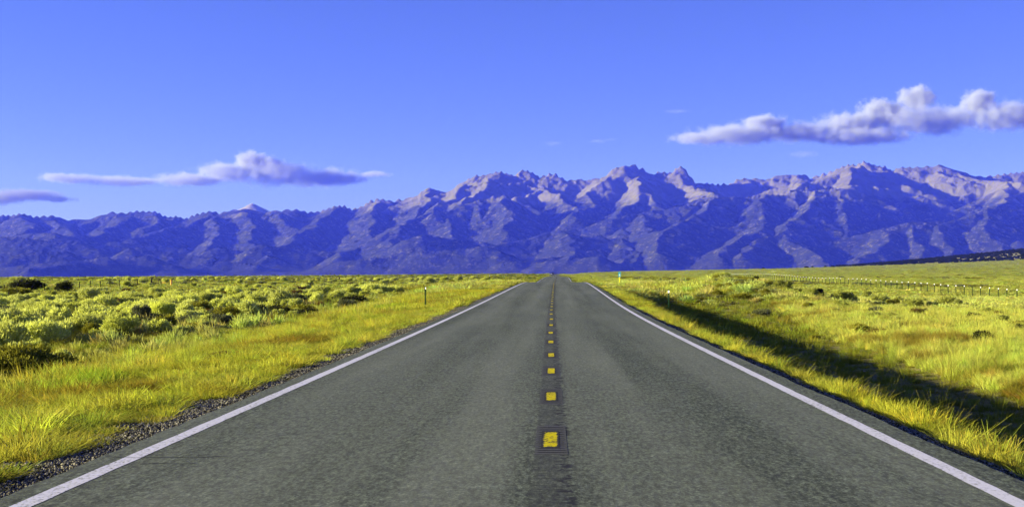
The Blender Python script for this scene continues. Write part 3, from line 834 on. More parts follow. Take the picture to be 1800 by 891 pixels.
BANDS = [(5.5, 20, 62), (20, 35, 42), (35, 60, 27), (60, 100, 13), (100, 170, 5.4), (170, 300, 1.9), (300, 600, .42), (600, 1200, .10), (1200, 2650, .026)]
def make_grass():
    Pn, Rn, Sn, In, Tn = [], [], [], [], []
    for (y0, y1, dens) in BANDS:
        xa, xb = -(.50 * y1 + 3), .43 * y1 + 3
        n = int((xb - xa) * (y1 - y0) * dens)
        x = rng.uniform(xa, xb, n); y = rng.uniform(y0, y1, n)
        ok = (x > -(.50 * y + 3)) & (x < .43 * y + 3)
        x, y = x[ok], y[ok]
        v, right = edge_dist(x, y)
        n1 = fbm(x * .09, y * .09, 3, 201); n2 = fbm(x * .45, y * .45, 3, 202); n3 = fbm(x * .03, y * .03, 3, 203)
        # how thickly it grows
        gap = fbm(x * .7, y * .7, 3, 204)
        e0 = np.where(right, .22, .46) + np.where(right, .5, .9) * np.abs(fbm(x * .4, y * .4, 3, 205))
        pr = np.clip((v - e0) / .30, 0, 1) * np.clip(1.05 + np.where(v < 7, 2.0, 1.3) * gap, .08, 1)
        st = 1 / np.clip(1 - .005 * (y - 27), .62, 1.06); ve = v / st
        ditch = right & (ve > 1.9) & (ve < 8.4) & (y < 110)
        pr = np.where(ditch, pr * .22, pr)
        pr = np.where(~right & (v > 7), pr * (1 - .55 * sstep(8, 13, v) * (y < 200)), pr)
        keep = rng.random(len(x)) < pr
        x, y, v, right, n1, n2, n3, ve, ditch = [q[keep] for q in (x, y, v, right, n1, n2, n3, ve, ditch)]
        n = len(x); r = rng.random(n); one = np.ones(n)
        near = y < 70
        left = ~right
        field = sstep(7, 13, v)
        # kinds: a tall, b short, c seed stalks, d low weed, e coarse, f fluffy mound, g far mound, h mid
        idx = np.zeros(n, int); h = np.ones(n); wd = np.ones(n)
        # right
        rv = right & (ve < 2.2)
        idx[rv] = np.where(r[rv] < .66, 0, np.where(r[rv] < .96, 1, 2))
        h[rv] = .27 + .16 * sstep(.2, .8, v[rv])
        dt = ditch; idx[dt] = np.where(r[dt] < .10, 2, 1); h[dt] = np.where(r[dt] < .10, .9, .7)
        rf = right & (ve >= 8.4)
        idx[rf] = np.where(r[rf] < .50, 0, np.where(r[rf] < .66, 2, np.where(r[rf] < .92, 7, 3)))
        h[rf] = .72
        # left
        lv = left & (v < 8)
        idx[lv] = np.where(r[lv] < .74, 1, np.where(r[lv] < .86, 7, np.where(r[lv] < .97, 3, 0)))
        h[lv] = .48 + .34 * sstep(1.5, 6, v[lv])
        lf = left & (v >= 8)
        idx[lf] = np.where(r[lf] < .16, 0, np.where(r[lf] < .42, 7, np.where(r[lf] < .74, 1, np.where(r[lf] < .77, 5, 3))))
        h[lf] = np.where(idx[lf] == 0, .6, np.where(idx[lf] == 7, .75, 1.0))
        # farther off: coarser shapes that stand for a patch each
        if y0 >= 60:
            big = r < .55
            idx = np.where(big & (idx != 5), 4, idx); wd = wd * 1.25
        if y0 >= 100:
            idx = np.where(r < .25, 5, np.where(r < .7, 4, 6)); wd = wd * 1.5; h = h * 1.05
        if y0 >= 170:
            idx = np.where(r < .35, 4, 6); wd = wd * 1.5
        if y0 >= 300: idx[:] = 6; wd = wd * 1.6; h = h * .95
        if y0 >= 300: idx = np.where(right, 4, idx); c_far = 1.22
        else: c_far = 1.0
        if y0 >= 600: wd = wd * 1.6; h = h * 1.0
        if y0 >= 1200: wd = wd * 1.7; h = h * 1.15
        if y0 >= 300: h = h * np.where(right, .55, .9)
        # colours by patch
        c = pal(('straw', .9 + n1), ('pale', .45 + .9 * n2 + .8 * field), ('ygreen', .45 + 1.6 * n1 + .3 * right), ('gold', .25 - 1.2 * n2), ('olive', -.1 + 1.2 * n3 + .5 * left * field))
        cv = pal(('straw', one), ('gold', .45 + n2), ('pale', .35 + n1), ('ygreen', .35 + 1.2 * n1))
        cr = pal(('pale', 1.1 + n1), ('straw', .8 + .8 * n2), ('ygreen', .22 + 1.1 * n1), ('gold', .12 - n2))
        c = np.where((right & (ve > 8.4))[:, None], cr * 1.08, c)
        isv = (v < 5)
        c = np.where(isv[:, None], cv, c)
        brown = sstep(.04, .30, fbm(x * .22 + 5, y * .22, 3, 207)) * np.where(left & (v > 2.2) & (v < 14), .72, np.where(right & (ve > 8.4) & (ve < 12), .8, .2)) * (y < 160)
        c = c * (1 - brown[:, None]) + np.array(PAL['brown']) * brown[:, None]
        floor = left & (v > 8) & (idx != 5) & (y < 170)
        c = np.where(floor[:, None], c * .50 + .32 * np.array(PAL['olive']) + .22 * np.array(PAL['brown']), c)
        green = sstep(.28, .45, fbm(x * .16, y * .16 + 9, 2, 208)) * np.where(right, .25, .6) * (y < 120) * (v > 3)
        c = c * (1 - green[:, None]) + np.array(PAL['green']) * green[:, None]
        c = np.where(ditch[:, None], c * .35 + np.array(PAL['olive']) * .5, c)  # ditch grass tint darkened to deepen the shadow lying there
        fluffy = (idx == 5); c[fluffy] = c[fluffy] * .3 + np.array(PAL['pale']) * .7
        farr = sstep(120, 350, y)[:, None]
        farc = pal(('pale', .8 + n2), ('straw', .35 + n1), ('ygreen', .55 + 1.0 * n1), ('olive', np.where(left, .45 + 1.6 * n2, -.25 + 1.1 * n2)))
        c = c * (1 - farr) + farc * farr
        c = c * np.where(right, c_far, 1.0)[:, None]
        c = c * rng.uniform(.78, 1.18, (n, 1)) * (1 + .08 * rng.normal(size=(n, 3)))
        sv = rng.uniform(.75, 1.25, n)
        cl = np.clip(.92 + 1.3 * fbm(x * .75, y * .75, 3, 209), .42, 1.25)
        h = h * np.where(y < 170, cl, 1.0); c = c * np.clip(.55 + .45 * cl, .65, 1.25)[:, None]
        # fluffy mounds come in many sizes
        sv = np.where(idx == 5, rng.uniform(.75, 1.75, n), sv)
        z = ground_z(x, y) - .02
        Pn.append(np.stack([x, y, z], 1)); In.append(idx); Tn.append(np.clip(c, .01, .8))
        lean = rng.normal(0, .10, (n, 2)); lean[:, 1] += .06
        Rn.append(np.stack([lean[:, 0], lean[:, 1], rng.uniform(0, 6.283, n)], 1))
        Sn.append(np.stack([sv * wd, sv * wd, sv * h], 1))
    o = gn_scatter('grass', np.concatenate(Pn), np.concatenate(Rn), np.concatenate(Sn), np.concatenate(In), np.concatenate(Tn), protos)
    print('grass tufts', len(o.data.vertices))
make_grass()

# loose stones on the shoulders
stones = bpy.data.collections.new('stone_shapes')
M_stone = mat_blade('crushed_stone', 0.0, .7)
for k in range(4):
    bm = bmesh.new(); bmesh.ops.create_icosphere(bm, subdivisions=1, radius=1.0)
    for vtx in bm.verts: vtx.co = Vector((vtx.co.x * random.uniform(.7, 1.2), vtx.co.y * random.uniform(.6, 1.1), vtx.co.z * random.uniform(.4, .8)))
    me = bpy.data.meshes.new('stone_%d' % k); bm.to_mesh(me); bm.free(); me.materials.append(M_stone)
    stones.objects.link(bpy.data.objects.new(me.name, me))
def make_gravel():
    n = 60000
    y = 6 + 60 * rng.random(n) ** 1.7; sd = rng.random(n) < .62
    v = np.where(sd, rng.gamma(2.0, .30, n), rng.gamma(1.6, .22, n)) + .02
    x = np.where(sd, XL(y) - EDGE_L - v, XR(y) + EDGE_R + v)
    g = (.03 + .40 * rng.random(n) ** 1.5)[:, None] * np.array([1, .96, .86])
    s = rng.uniform(.006, .020, n) * (1 + y / 60)
    gn_scatter('gravel', np.stack([x, y, ground_z(x, y) + .004], 1), rng.uniform(0, 6.28, (n, 3)), np.stack([s, s, s], 1), rng.integers(0, 4, n), g, stones)
make_gravel()

# ------------------------------------------------------------------ shrubs, one object each
def mat_leaf(name, col, var=.35):
    t = NT(name)
    oi = t.n('ObjectInfo'); p = t.n('TexCoord').outputs['Object']
    n = t.noise(p, 9, 3)
    c = t.mix(n, tuple(x * (1 - var) for x in col), tuple(min(.9, x * (1 + var)) for x in col))
    c = t.mix(t.math('MULTIPLY', oi.outputs['Random'], .6), c, t.mix(1.0, c, (.72, .74, .9), 'MULTIPLY'))
    d = t.n('BsdfDiffuse'); t.l(c, d.inputs['Color'])
    tr = t.n('BsdfTranslucent'); t.l(c, tr.inputs['Color'])
    m = t.n('MixShader'); m.inputs[0].default_value = .22
    t.l(d.outputs[0], m.inputs[1]); t.l(tr.outputs[0], m.inputs[2]); t.l(m.outputs[0], t.out.inputs['Surface'])
    return t.m
M_rabbit = mat_leaf('rabbitbrush_foliage', (0.2250, 0.2137, 0.0225))
M_sage = mat_leaf('sagebrush_foliage', (0.1275, 0.1350, 0.0562))
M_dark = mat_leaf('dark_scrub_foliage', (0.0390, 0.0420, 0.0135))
M_dead = mat_leaf('dead_brush_twigs', (0.1275, 0.0750, 0.0210))
M_stem = simple('woody_stem', (.075, .055, .035), .9, .1)

def shrub_meshes(seed, lobes, r, h, nleaf, lw, ll):
    r2 = np.random.default_rng(seed)
    A = r2.uniform(0, 6.283, lobes); RR = r * .62 * np.sqrt(r2.random(lobes)); HH = h * r2.uniform(.38, .72, lobes) * (1 - .35 * RR / r)
    C = np.stack([RR * np.cos(A), RR * np.sin(A), HH], 1); LR = r * r2.uniform(.26, .48, lobes)
    k = r2.integers(0, lobes, nleaf)
    d = r2.normal(size=(nleaf, 3)); d[:, 2] = np.abs(d[:, 2]) * .9 + r2.normal(0, .25, nleaf); d /= np.linalg.norm(d, axis=1, keepdims=True)
    rad = LR[k] * r2.uniform(.45, 1.08, nleaf)
    b = C[k] + d * rad[:, None] * np.array([1, 1, .8]); b[:, 2] = np.maximum(b[:, 2], .03)
    up = d * .7 + r2.normal(0, .5, (nleaf, 3)) + np.array([0, 0, .55]); up /= np.linalg.norm(up, axis=1, keepdims=True)
    side = np.cross(up, r2.normal(size=(nleaf, 3))); side /= np.linalg.norm(side, axis=1, keepdims=True)
    w = (lw * r2.uniform(.6, 1.4, nleaf))[:, None]; L = (ll * r2.uniform(.6, 1.5, nleaf))[:, None]
    V = np.stack([b - side * w * .3, b + side * w * .3, b + up * L * .6 + side * w * .5, b + up * L, b + up * L * .6 - side * w * .5], 1).reshape(-1, 3)
    fo = (V, np.arange(nleaf * 5).reshape(-1, 5))
    bm = bmesh.new()
    for c, lr in zip(C, LR):
        e = Vector(c); b0 = Vector((c[0] * .12, c[1] * .12, -.05)); m = (e + b0) * .5 + Vector((c[0] * .12, c[1] * .12, -.03))
        tube(bm, [b0, m, e], [.020 * r / .5, .014 * r / .5, .006], 5, False)
        for j in range(3):
            q = e + Vector(r2.normal(0, lr * .55, 3)); q.z = max(q.z, e.z * .8)
            tube(bm, [e * .75 + b0 * .25, q], [.008, .003], 4, False)
    me = bpy.data.meshes.new('stem'); bm.to_mesh(me); bm.free(); me.materials.append(M_stem)
    return fo, me
SHAPES = [shrub_meshes(31, 16, .62, .80, 2600, .030, .085), shrub_meshes(32, 12, .55, .68, 2200, .030, .080), shrub_meshes(33, 22, .80, .74, 3000, .032, .085), shrub_meshes(34, 9, .45, .85, 1900, .028, .090)]
LEAF = {}
def leaf_mesh(shape, mat):
    k = (shape, mat.name)
    if k not in LEAF: LEAF[k] = mesh_np('foliage', SHAPES[shape][0][0], SHAPES[shape][0][1], mat)
    return LEAF[k]
def shrub(name, x, y, s, hs, shape, mat, label, group=None, cat='shrub', parts=True):
    z = float(ground_z(x, y)) - .03
    if parts:
        o = thing(name, (x, y, z), label, cat, group, rz=random.uniform(0, 6.28))
        link(bpy.data.objects.new('foliage', leaf_mesh(shape, mat)), o)
        link(bpy.data.objects.new('stem', SHAPES[shape][1]), o)
    else:
        o = link(bpy.data.objects.new(name, leaf_mesh(shape, mat))); o.location = (x, y, z); o.rotation_euler = (0, 0, random.uniform(0, 6.28))
        tag(o, label, cat, group)
    o.scale = (s, s, s * hs)
    return o

def solve_ground(px, py, d0=9, d1=2500):
    """distance at which the sight line through a photo point meets the ground"""
    d = np.concatenate([np.arange(d0, 200, .25), np.arange(200, d1, 2.0)])
    zg = ground_z(X_of(px, d), d); zl = Z_of(py, d)
    i = np.argmax(zl <= zg)
    return d[i] if (zl <= zg).any() else d1

# pale brush mounds of the left field: soft clumps too many to count
pale = bpy.data.collections.new('mound_shapes')
for q in range(4):
    me = mesh_np('pale_brush_%d' % q, SHAPES[q][0][0], SHAPES[q][0][1], M_blade)
    at = me.attributes.new('shade', 'FLOAT', 'POINT'); at.data.foreach_set('value', np.repeat(rng.random(len(SHAPES[q][0][1])), 5).astype(np.float32))
    pale.objects.link(bpy.data.objects.new(me.name, me))
def make_mounds():
    P, Cc = [], []
    for (y0, y1, dn) in ((20, 60, 1.0), (60, 110, .75), (110, 200, .45), (200, 330, .22)):
        xa = -(.5 * y1 + 3); xb = .43 * y1
        n = int((xb - xa) * (y1 - y0) * dn)
        x = rng.uniform(xa, xb, n); y = rng.uniform(y0, y1, n)
        v, rt = edge_dist(x, y)
        a = fbm(x * .11, y * .07, 3, 221); b = fbm(x * .5, y * .5, 2, 222)
        lim = np.where(rt, .10 + .25 * fbm(x * .05, y * .05, 2, 223), .45) * sstep(8, 14, v) * np.where(rt, sstep(11, 15, v), 1)
        lim = lim * np.where(rt & ((x > 40) | (y < 70)), 0, 1) * np.where((~rt) & (y > 125) & (y < 290), .10, 1)
        k = (rng.random(n) < lim * np.clip(.85 + 1.6 * a, .15, 1.3)) & (x > -(.5 * y + 3)) & (x < .43 * y + 3)
        x, y, a, b = x[k], y[k], a[k], b[k]
        s = (.45 + .95 * rng.random(len(x)) ** 1.6) * (1 + .15 * (y0 > 100))
        c = np.where(x > 0, .88, 1.30)[:, None] * pal(('pale', 1.5 + 1.5 * a), ('ygreen', .15 + 1.3 * b), ('olive', .06 - 1.3 * a), ('straw', .5 + b)) * rng.uniform(.7, 1.15, (len(x), 1))
        P.append(np.stack([x, y, ground_z(x, y) - .04, s], 1)); Cc.append(c)
    P = np.concatenate(P); Cc = np.concatenate(Cc); n = len(P)
    print('mounds', n)
    gn_scatter('pale_brush', P[:, :3], np.stack([rng.normal(0, .08, n), rng.normal(0, .08, n), rng.uniform(0, 6.28, n)], 1), np.stack([P[:, 3], P[:, 3], P[:, 3] * rng.uniform(.95, 1.5, n)], 1), rng.integers(0, 4, n), np.clip(Cc, .01, .8), pale)
make_mounds()

# the ones that stand out, each by its photo position (base) and width in photo pixels
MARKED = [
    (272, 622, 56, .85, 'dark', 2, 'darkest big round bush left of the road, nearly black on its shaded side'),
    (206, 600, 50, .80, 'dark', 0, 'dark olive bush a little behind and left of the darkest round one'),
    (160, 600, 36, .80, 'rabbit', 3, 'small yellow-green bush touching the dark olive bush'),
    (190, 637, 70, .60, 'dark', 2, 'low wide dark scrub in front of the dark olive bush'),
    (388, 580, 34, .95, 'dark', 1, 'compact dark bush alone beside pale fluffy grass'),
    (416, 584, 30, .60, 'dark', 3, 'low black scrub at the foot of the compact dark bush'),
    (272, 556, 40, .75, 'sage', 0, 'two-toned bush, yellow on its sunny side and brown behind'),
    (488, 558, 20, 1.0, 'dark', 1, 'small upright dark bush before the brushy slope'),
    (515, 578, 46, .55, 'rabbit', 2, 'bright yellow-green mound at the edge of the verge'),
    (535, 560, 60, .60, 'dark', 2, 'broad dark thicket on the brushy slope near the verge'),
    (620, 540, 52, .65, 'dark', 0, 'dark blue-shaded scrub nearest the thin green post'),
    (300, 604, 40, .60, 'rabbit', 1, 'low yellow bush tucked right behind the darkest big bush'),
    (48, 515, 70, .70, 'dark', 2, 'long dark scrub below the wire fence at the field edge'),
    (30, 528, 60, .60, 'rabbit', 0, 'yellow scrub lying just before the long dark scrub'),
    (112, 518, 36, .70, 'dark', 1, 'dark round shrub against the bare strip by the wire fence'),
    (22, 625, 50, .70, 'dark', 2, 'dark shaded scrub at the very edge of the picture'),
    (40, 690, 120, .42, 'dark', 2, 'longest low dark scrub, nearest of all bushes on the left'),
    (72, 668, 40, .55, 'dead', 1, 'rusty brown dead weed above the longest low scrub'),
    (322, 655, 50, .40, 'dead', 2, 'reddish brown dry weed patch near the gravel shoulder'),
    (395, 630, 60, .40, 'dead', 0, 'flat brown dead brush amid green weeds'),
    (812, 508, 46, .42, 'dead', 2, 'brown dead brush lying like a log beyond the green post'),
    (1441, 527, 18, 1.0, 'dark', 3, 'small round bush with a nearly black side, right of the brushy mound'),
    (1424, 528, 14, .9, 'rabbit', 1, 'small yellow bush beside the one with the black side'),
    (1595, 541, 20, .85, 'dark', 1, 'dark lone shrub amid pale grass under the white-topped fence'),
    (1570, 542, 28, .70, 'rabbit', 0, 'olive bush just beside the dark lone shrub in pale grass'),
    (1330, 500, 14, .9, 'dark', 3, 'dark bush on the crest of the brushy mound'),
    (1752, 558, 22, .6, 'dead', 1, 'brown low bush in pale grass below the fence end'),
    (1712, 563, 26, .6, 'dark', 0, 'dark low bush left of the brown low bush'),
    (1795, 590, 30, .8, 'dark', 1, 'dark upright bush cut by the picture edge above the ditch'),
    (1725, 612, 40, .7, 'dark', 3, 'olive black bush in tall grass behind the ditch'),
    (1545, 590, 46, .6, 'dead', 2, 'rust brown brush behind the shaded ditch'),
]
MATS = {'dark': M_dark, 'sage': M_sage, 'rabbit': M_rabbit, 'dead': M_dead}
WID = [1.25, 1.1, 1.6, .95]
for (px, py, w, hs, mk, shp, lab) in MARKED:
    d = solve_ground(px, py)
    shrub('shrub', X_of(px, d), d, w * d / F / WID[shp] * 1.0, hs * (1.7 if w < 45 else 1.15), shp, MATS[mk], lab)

# the many that look alike
def many(n, sampler, mats, s0, s1, hs, label, group, parts_to=45):
    c = 0; tries = 0
    while c < n and tries < n * 60:
        tries += 1
        x, y = sampler()
        v, rt = edge_dist(np.array([x]), np.array([y]))
        if v[0] < 7.5: continue
        shrub('shrub', x, y, random.uniform(s0, s1), random.uniform(*hs), random.randrange(4), random.choices(mats[0], mats[1])[0], label, group, parts=y < parts_to)
        c += 1
def clumpy(px0, px1, y0, y1, seed, thr=0.0):
    def f():
        for _ in range(200):
            d = 1 / random.uniform(1 / y1, 1 / y0); x = X_of(random.uniform(px0, px1), d)
            if fbm(np.array([x * .06]), np.array([d * .035]), 2, seed)[0] > thr: break
        return x, d
    return f
many(150, clumpy(-60, 700, 24, 230, 301, .02), ([M_rabbit, M_sage, M_dark, M_dead], [4, 2.6, 3.4, 1.6]), .60, 1.25, (.85, 1.35),
     'bushy yellow-green or olive shrub in the field left of the road', 'shrubs in the left field')
def mound():
    y = random.gauss(122, 17); return random.gauss(18.2 + .02 * (y - 125), 3.6), y
many(82, mound, ([M_rabbit, M_sage, M_dark], [6, 2.5, 1.2]), .55, 1.05, (.85, 1.25),
     'rounded yellow-green shrub crowding the low mound right of the road', 'shrubs on the right mound')
many(34, clumpy(1290, 1850, 28, 140, 303, .12), ([M_rabbit, M_sage, M_dead], [4, 2, 1.2]), .4, .85, (.8, 1.2),
     'low yellowish shrub scattered in the grass between ditch and white-topped fence', 'shrubs between ditch and right fence')
# distant brush that reads as one mass
brush = bpy.data.collections.new('brush_shapes')
for i, m in enumerate((M_rabbit, M_sage, M_dark)):
    brush.objects.link(bpy.data.objects.new('brush_%d' % i, mesh_np('brush_%d' % i, SHAPES[2][0][0][:4500] * np.array([1, 1, 1]), np.arange(4500).reshape(-1, 5), m)))
def make_brush():
    n = 9000
    d = 1 / rng.uniform(1 / 2550, 1 / 230, n); px = rng.uniform(-150, 1950, n); x = X_of(px, d)
    v, rt = edge_dist(x, d)
    f = fbm(x * .012, d * .006, 3, 305) + np.where(rt, -.30, .08)
    keep = (f > 0) & (v > 14) & ~((x < 0) & (d > 150) & (d < 300) & (rng.random(n) < .8))
    x, d = x[keep], d[keep]; n = len(x)
    s = rng.uniform(.6, 1.25, n) * (1 + d / 2500)
    gn_scatter('distant_brush', np.stack([x, d, ground_z(x, d)], 1), np.stack([0 * x, 0 * x, rng.uniform(0, 6.28, n)], 1), np.stack([s, s, s * .8], 1),
               rng.choice(3, n, p=[.52, .40, .08]), np.ones((n, 3)), brush)
make_brush()

# ------------------------------------------------------------------ junipers and the dark wood on the rise
M_jun = mat_leaf('juniper_foliage', (0.0225, 0.0285, 0.0120), .4)
M_bark = simple('juniper_bark', (.10, .075, .055), .9, .1)
def juniper_meshes(seed, r, h):
    r2 = np.random.default_rng(seed); n = 700
    k = r2.random(n); z = h * (.12 + .88 * k)
    prof = r * np.sqrt(np.clip(1 - ((z / h - .42) / .60) ** 2, .03, 1))
    a = r2.uniform(0, 6.283, n); lump = 1 + .22 * np.sin(3 * a + seed) * np.sin(5 * z / h + seed)
    rr = prof * lump * np.sqrt(r2.uniform(.25, 1.1, n))
    b = np.stack([rr * np.cos(a), rr * np.sin(a), z], 1)
    q = r2.normal(size=(n, 3)); q /= np.linalg.norm(q, axis=1, keepdims=True); s = np.cross(q, r2.normal(size=(n, 3))); s /= np.linalg.norm(s, axis=1, keepdims=True)
    L = r * .26
    V = np.stack([b - s * L * .5, b + q * L * .5, b + s * L * .5, b - q * L * .5], 1).reshape(-1, 3)
    bm = bmesh.new(); tube(bm, [(0, 0, -.3), (.05, 0, h * .3), (0, .05, h * .8)], [r * .12, r * .09, r * .03], 6)
    for j in range(5):
        aa = j * 1.3; tube(bm, [(0, 0, h * (.2 + .1 * j)), (r * .5 * math.cos(aa), r * .5 * math.sin(aa), h * (.35 + .1 * j))], [r * .05, r * .015], 5)
    me = bpy.data.meshes.new('trunk'); bm.to_mesh(me); bm.free(); me.materials.append(M_bark)
    return mesh_np('crown', V, np.arange(n * 4).reshape(-1, 4), M_jun), me
JUN = [juniper_meshes(3, 3.2, 5.2), juniper_meshes(8, 3.8, 4.6), juniper_meshes(13, 2.8, 5.8)]
JT = [(1342, 'first lone juniper on the grassy skyline, counting from the road'), (1417, 'round dark juniper on the skyline, alone in a pair'), (1428, 'smaller juniper of the pair on the skyline'),
      (1451, 'flat juniper on the skyline between two gaps'), (1464, 'juniper on the skyline after the flat one'), (1476, 'juniper on the skyline just before the wide clump'),
      (1503, 'first juniper of the wide skyline clump'), (1508, 'tallest juniper of the wide skyline clump'), (1514, 'last juniper of the wide skyline clump'), (1537, 'juniper at the thin end of the dark wood'), (1549, 'juniper thickening the thin end of the dark wood')]
for i, (px, lab) in enumerate(JT):
    d = 2590 + 8 * i; x = X_of(px, d)
    t = thing('juniper_tree', (x, d, float(ground_z(x, d)) - .3), lab, 'tree', 'junipers along the skyline', rz=i * 1.1)
    link(bpy.data.objects.new('crown', JUN[i % 3][0]), t); link(bpy.data.objects.new('trunk', JUN[i % 3][1]), t)
    s = {1342: .8, 1428: .75, 1451: .85, 1508: 1.2}.get(px, 1.0); t.scale = (s * 1.15, s * 1.15, s * .85)
wood = bpy.data.collections.new('wood_shapes')
for i, (cr, tr) in enumerate(JUN): wood.objects.link(bpy.data.objects.new('wood_%d' % i, cr))
def make_wood():
    n = 15000
    px = rng.uniform(1470, 2150, n); d = rng.uniform(2590, 3650, n); x = X_of(px, d)
    f = fbm(x * .0045, d * .012, 3, 311); t = (d - 2590) / 1060
    keep = (f + .30 * sstep(1480, 1600, px) + .55 * t > .12) & (rng.random(n) < .10 + .22 * t) & ~((fbm(x * .003 + 4, d * .020, 3, 313) > .06) & (t > .08) & (t < .85))
    x, d = x[keep], d[keep]; n = len(x); s = rng.uniform(.6, 1.25, n)
    gn_scatter('juniper_woods', np.stack([x, d, ground_z(x, d) - .3], 1), np.stack([0 * x, 0 * x, rng.uniform(0, 6.28, n)], 1), np.stack([s * 1.15, s * 1.15, s * .85], 1), rng.integers(0, 3, n), np.ones((n, 3)), wood)
make_wood()

# ------------------------------------------------------------------ posts, fences, sign, car
M_green = simple('dark_green_post_steel', (.010, .026, .013), .9, .0)
M_white_p = simple('white_post_paint', (.80, .80, .78), .5, .3, var=.08)
M_wire = simple('fence_wire', (.10, .09, .08), .5, .5, .6)
M_wood = simple('weathered_post_wood', (.055, .042, .032), .9, .1)
M_yel = simple('yellow_pipe_paint', (.75, .36, .015), .5, .3, var=.12)
M_ypost = simple('yellow_sign_post', (.80, .70, .02), .45, .3, var=.08)
M_slim = simple('slim_post_steel', (.016, .013, .010), .9, .0)
M_rusty = simple('rusty_pipe', (.09, .055, .03), .8, .2)

def t_section(bm, h, w=.055, z0=-.35):
    box(bm, 0, 0, (h + z0) / 2, w, .010, h - z0, .002)
    box(bm, 0, .022, (h + z0) / 2, .010, .038, h - z0, .002)

def delineator(px, base_py, top_py, d, label, white=True, w=.085):
    x = X_of(px, d); z = float(ground_z(x, d)); h = Z_of(top_py, d) - z
    t = thing('delineator_post', (x, d, z), label, 'roadside post', 'roadside marker posts', rz=R(-30))
    bm = bmesh.new(); t_section(bm, h, w); obj_bm('post', bm, M_green, t)
    if white:
        bm = bmesh.new(); box(bm, 0, -.012, h - .12, w * 1.15, .012, .13, .004); obj_bm('reflector', bm, M_white_p, t)
    else:
        bm = bmesh.new(); box(bm, w * .35, -.010, h - .10, w * .6, .010, .10, .003); obj_bm('reflector', bm, M_white_p, t)
delineator(747.5, 545, 503, 64, 'dark green steel post standing tall in yellow grass on the left verge', False)
delineator(860, 497, 483.5, 192, 'thin distant green post left of the road where it crests', False, .09)
delineator(908, 491, 483.5, 385, 'faint tiny post left of the road, farther than the crest', False, .11)
delineator(1175.5, 541, 509, 74, 'dark green post with a white reflector beside the shaded ditch', True)
delineator(1040, 492, 484.5, 360, 'faint tiny post right of the road, beyond the crest', False, .11)

# mile marker
def mile_marker():
    d = 140.0; x = X_of(1089, d); z = float(ground_z(x, d)); top = Z_of(477.8, d) - z
    t = thing('mile_marker', (x, d, z), 'small teal sign with a white 4 on a bright yellow post', 'road sign', rz=R(-20))
    pw = top - .52
    bm = bmesh.new(); box(bm, 0, .012, (pw + .1) / 2 - .2, .11, .012, pw + .5, .003); box(bm, -.05, .03, (pw + .1) / 2 - .2, .012, .045, pw + .5, .003); box(bm, .05, .03, (pw + .1) / 2 - .2, .012, .045, pw + .5, .003)
    obj_bm('post', bm, M_ypost, t)
    bm = bmesh.new(); box(bm, 0, 0, top - .28, .31, .008, .56, .003)
    pl = obj_bm('sign_plate', bm, simple('teal_sign_sheet', (.010, .20, .26), .4, .4, var=.1), t)
    bm = bmesh.new(); zc = top - .35
    box(bm, .045, -.0065, zc, .036, .004, .24); box(bm, 0, -.0065, zc - .035, .15, .0042, .030)
    r = bmesh.ops.create_cube(bm, size=1, matrix=Matrix.Translation((-.015, -.0067, zc + .045)) @ Matrix.Rotation(R(36), 4, 'Y') @ Matrix.Diagonal((.028, .0044, .19, 1)))
    obj_bm('numeral', bm, M_white_p, pl)
    bm = bmesh.new(); box(bm, 0, -.0065, top - .10, .20, .004, .055); obj_bm('legend_strip', bm, simple('pale_teal_sheet', (.06, .32, .38), .5, .3, var=.05), pl)
mile_marker()

def fence(name, label, posts, cap_mat, wire_h, pw, plain=(), nopost_wire=False):
    """posts: (x, y, height)"""
    x0, y0, h0 = posts[0]
    root = thing(name, (x0, y0, float(ground_z(x0, y0))), label, 'fence')
    rz = root.location
    tops = []
    for i, (x, y, h) in enumerate(posts):
        z = float(ground_z(x, y)); b = Vector((x, y, z)) - rz
        bm = bmesh.new(); t_section(bm, h, pw)
        p = obj_bm('post', bm, M_green if cap_mat else M_slim, root); p.location = b; p.rotation_euler = (0, 0, R(-38) if cap_mat else R(20))
        if cap_mat and i not in plain:
            bm = bmesh.new(); box(bm, 0, 0, h - .07, pw * 1.1, .022, .15, .003); box(bm, 0, .022, h - .07, .020, .046, .15, .003)
            obj_bm('painted_top', bm, cap_mat, p)
        tops.append((b, h))
    for k in wire_h:
        bm = bmesh.new(); pts = []
        for i in range(len(tops) - 1):
            a = tops[i][0] + Vector((0, -.012, tops[i][1] * k)); c = tops[i + 1][0] + Vector((0, -.012, tops[i + 1][1] * k))
            pts += [a, (a + c) / 2 - Vector((0, 0, .02))]
        pts.append(c)
        tube(bm, pts, .004 if cap_mat else .005, 4)
        obj_bm('wire', bm, M_wire, root)
rp = []
pxs = [(1200 + q / 3) for q in (1830, 1763, 1710, 1665, 1618, 1571, 1527, 1485, 1441, 1400, 1361, 1327, 1290, 1257, 1225, 1190, 1157, 1130, 1099, 1071, 1045, 1020, 992, 967, 943, 920, 898, 875, 855, 833, 813, 794, 775, 755, 737, 718, 700, 684, 668, 652, 636, 621, 606, 591, 577, 563, 549, 535, 522, 509, 496, 484, 472, 461, 450, 439, 428, 412, 397, 383, 370, 358, 347, 337, 328, 319, 311, 303, 296, 289, 282, 276, 270, 264, 258)]
for i, px in enumerate(pxs):
    d = 58.5 * F / (px - VX) if px > 1420 else 58.5 * F / (1420 - VX) + (1420 - px) * 1.62
    rp.append((X_of(px, d), d, 1.45 * random.uniform(.96, 1.05) + .0006 * d))
fence('wire_fence', 'long wire fence of dark posts with white painted tops in the right pasture', rp, M_white_p, (.93, .72, .50, .28), .105, plain=(6, 28))
lp = []
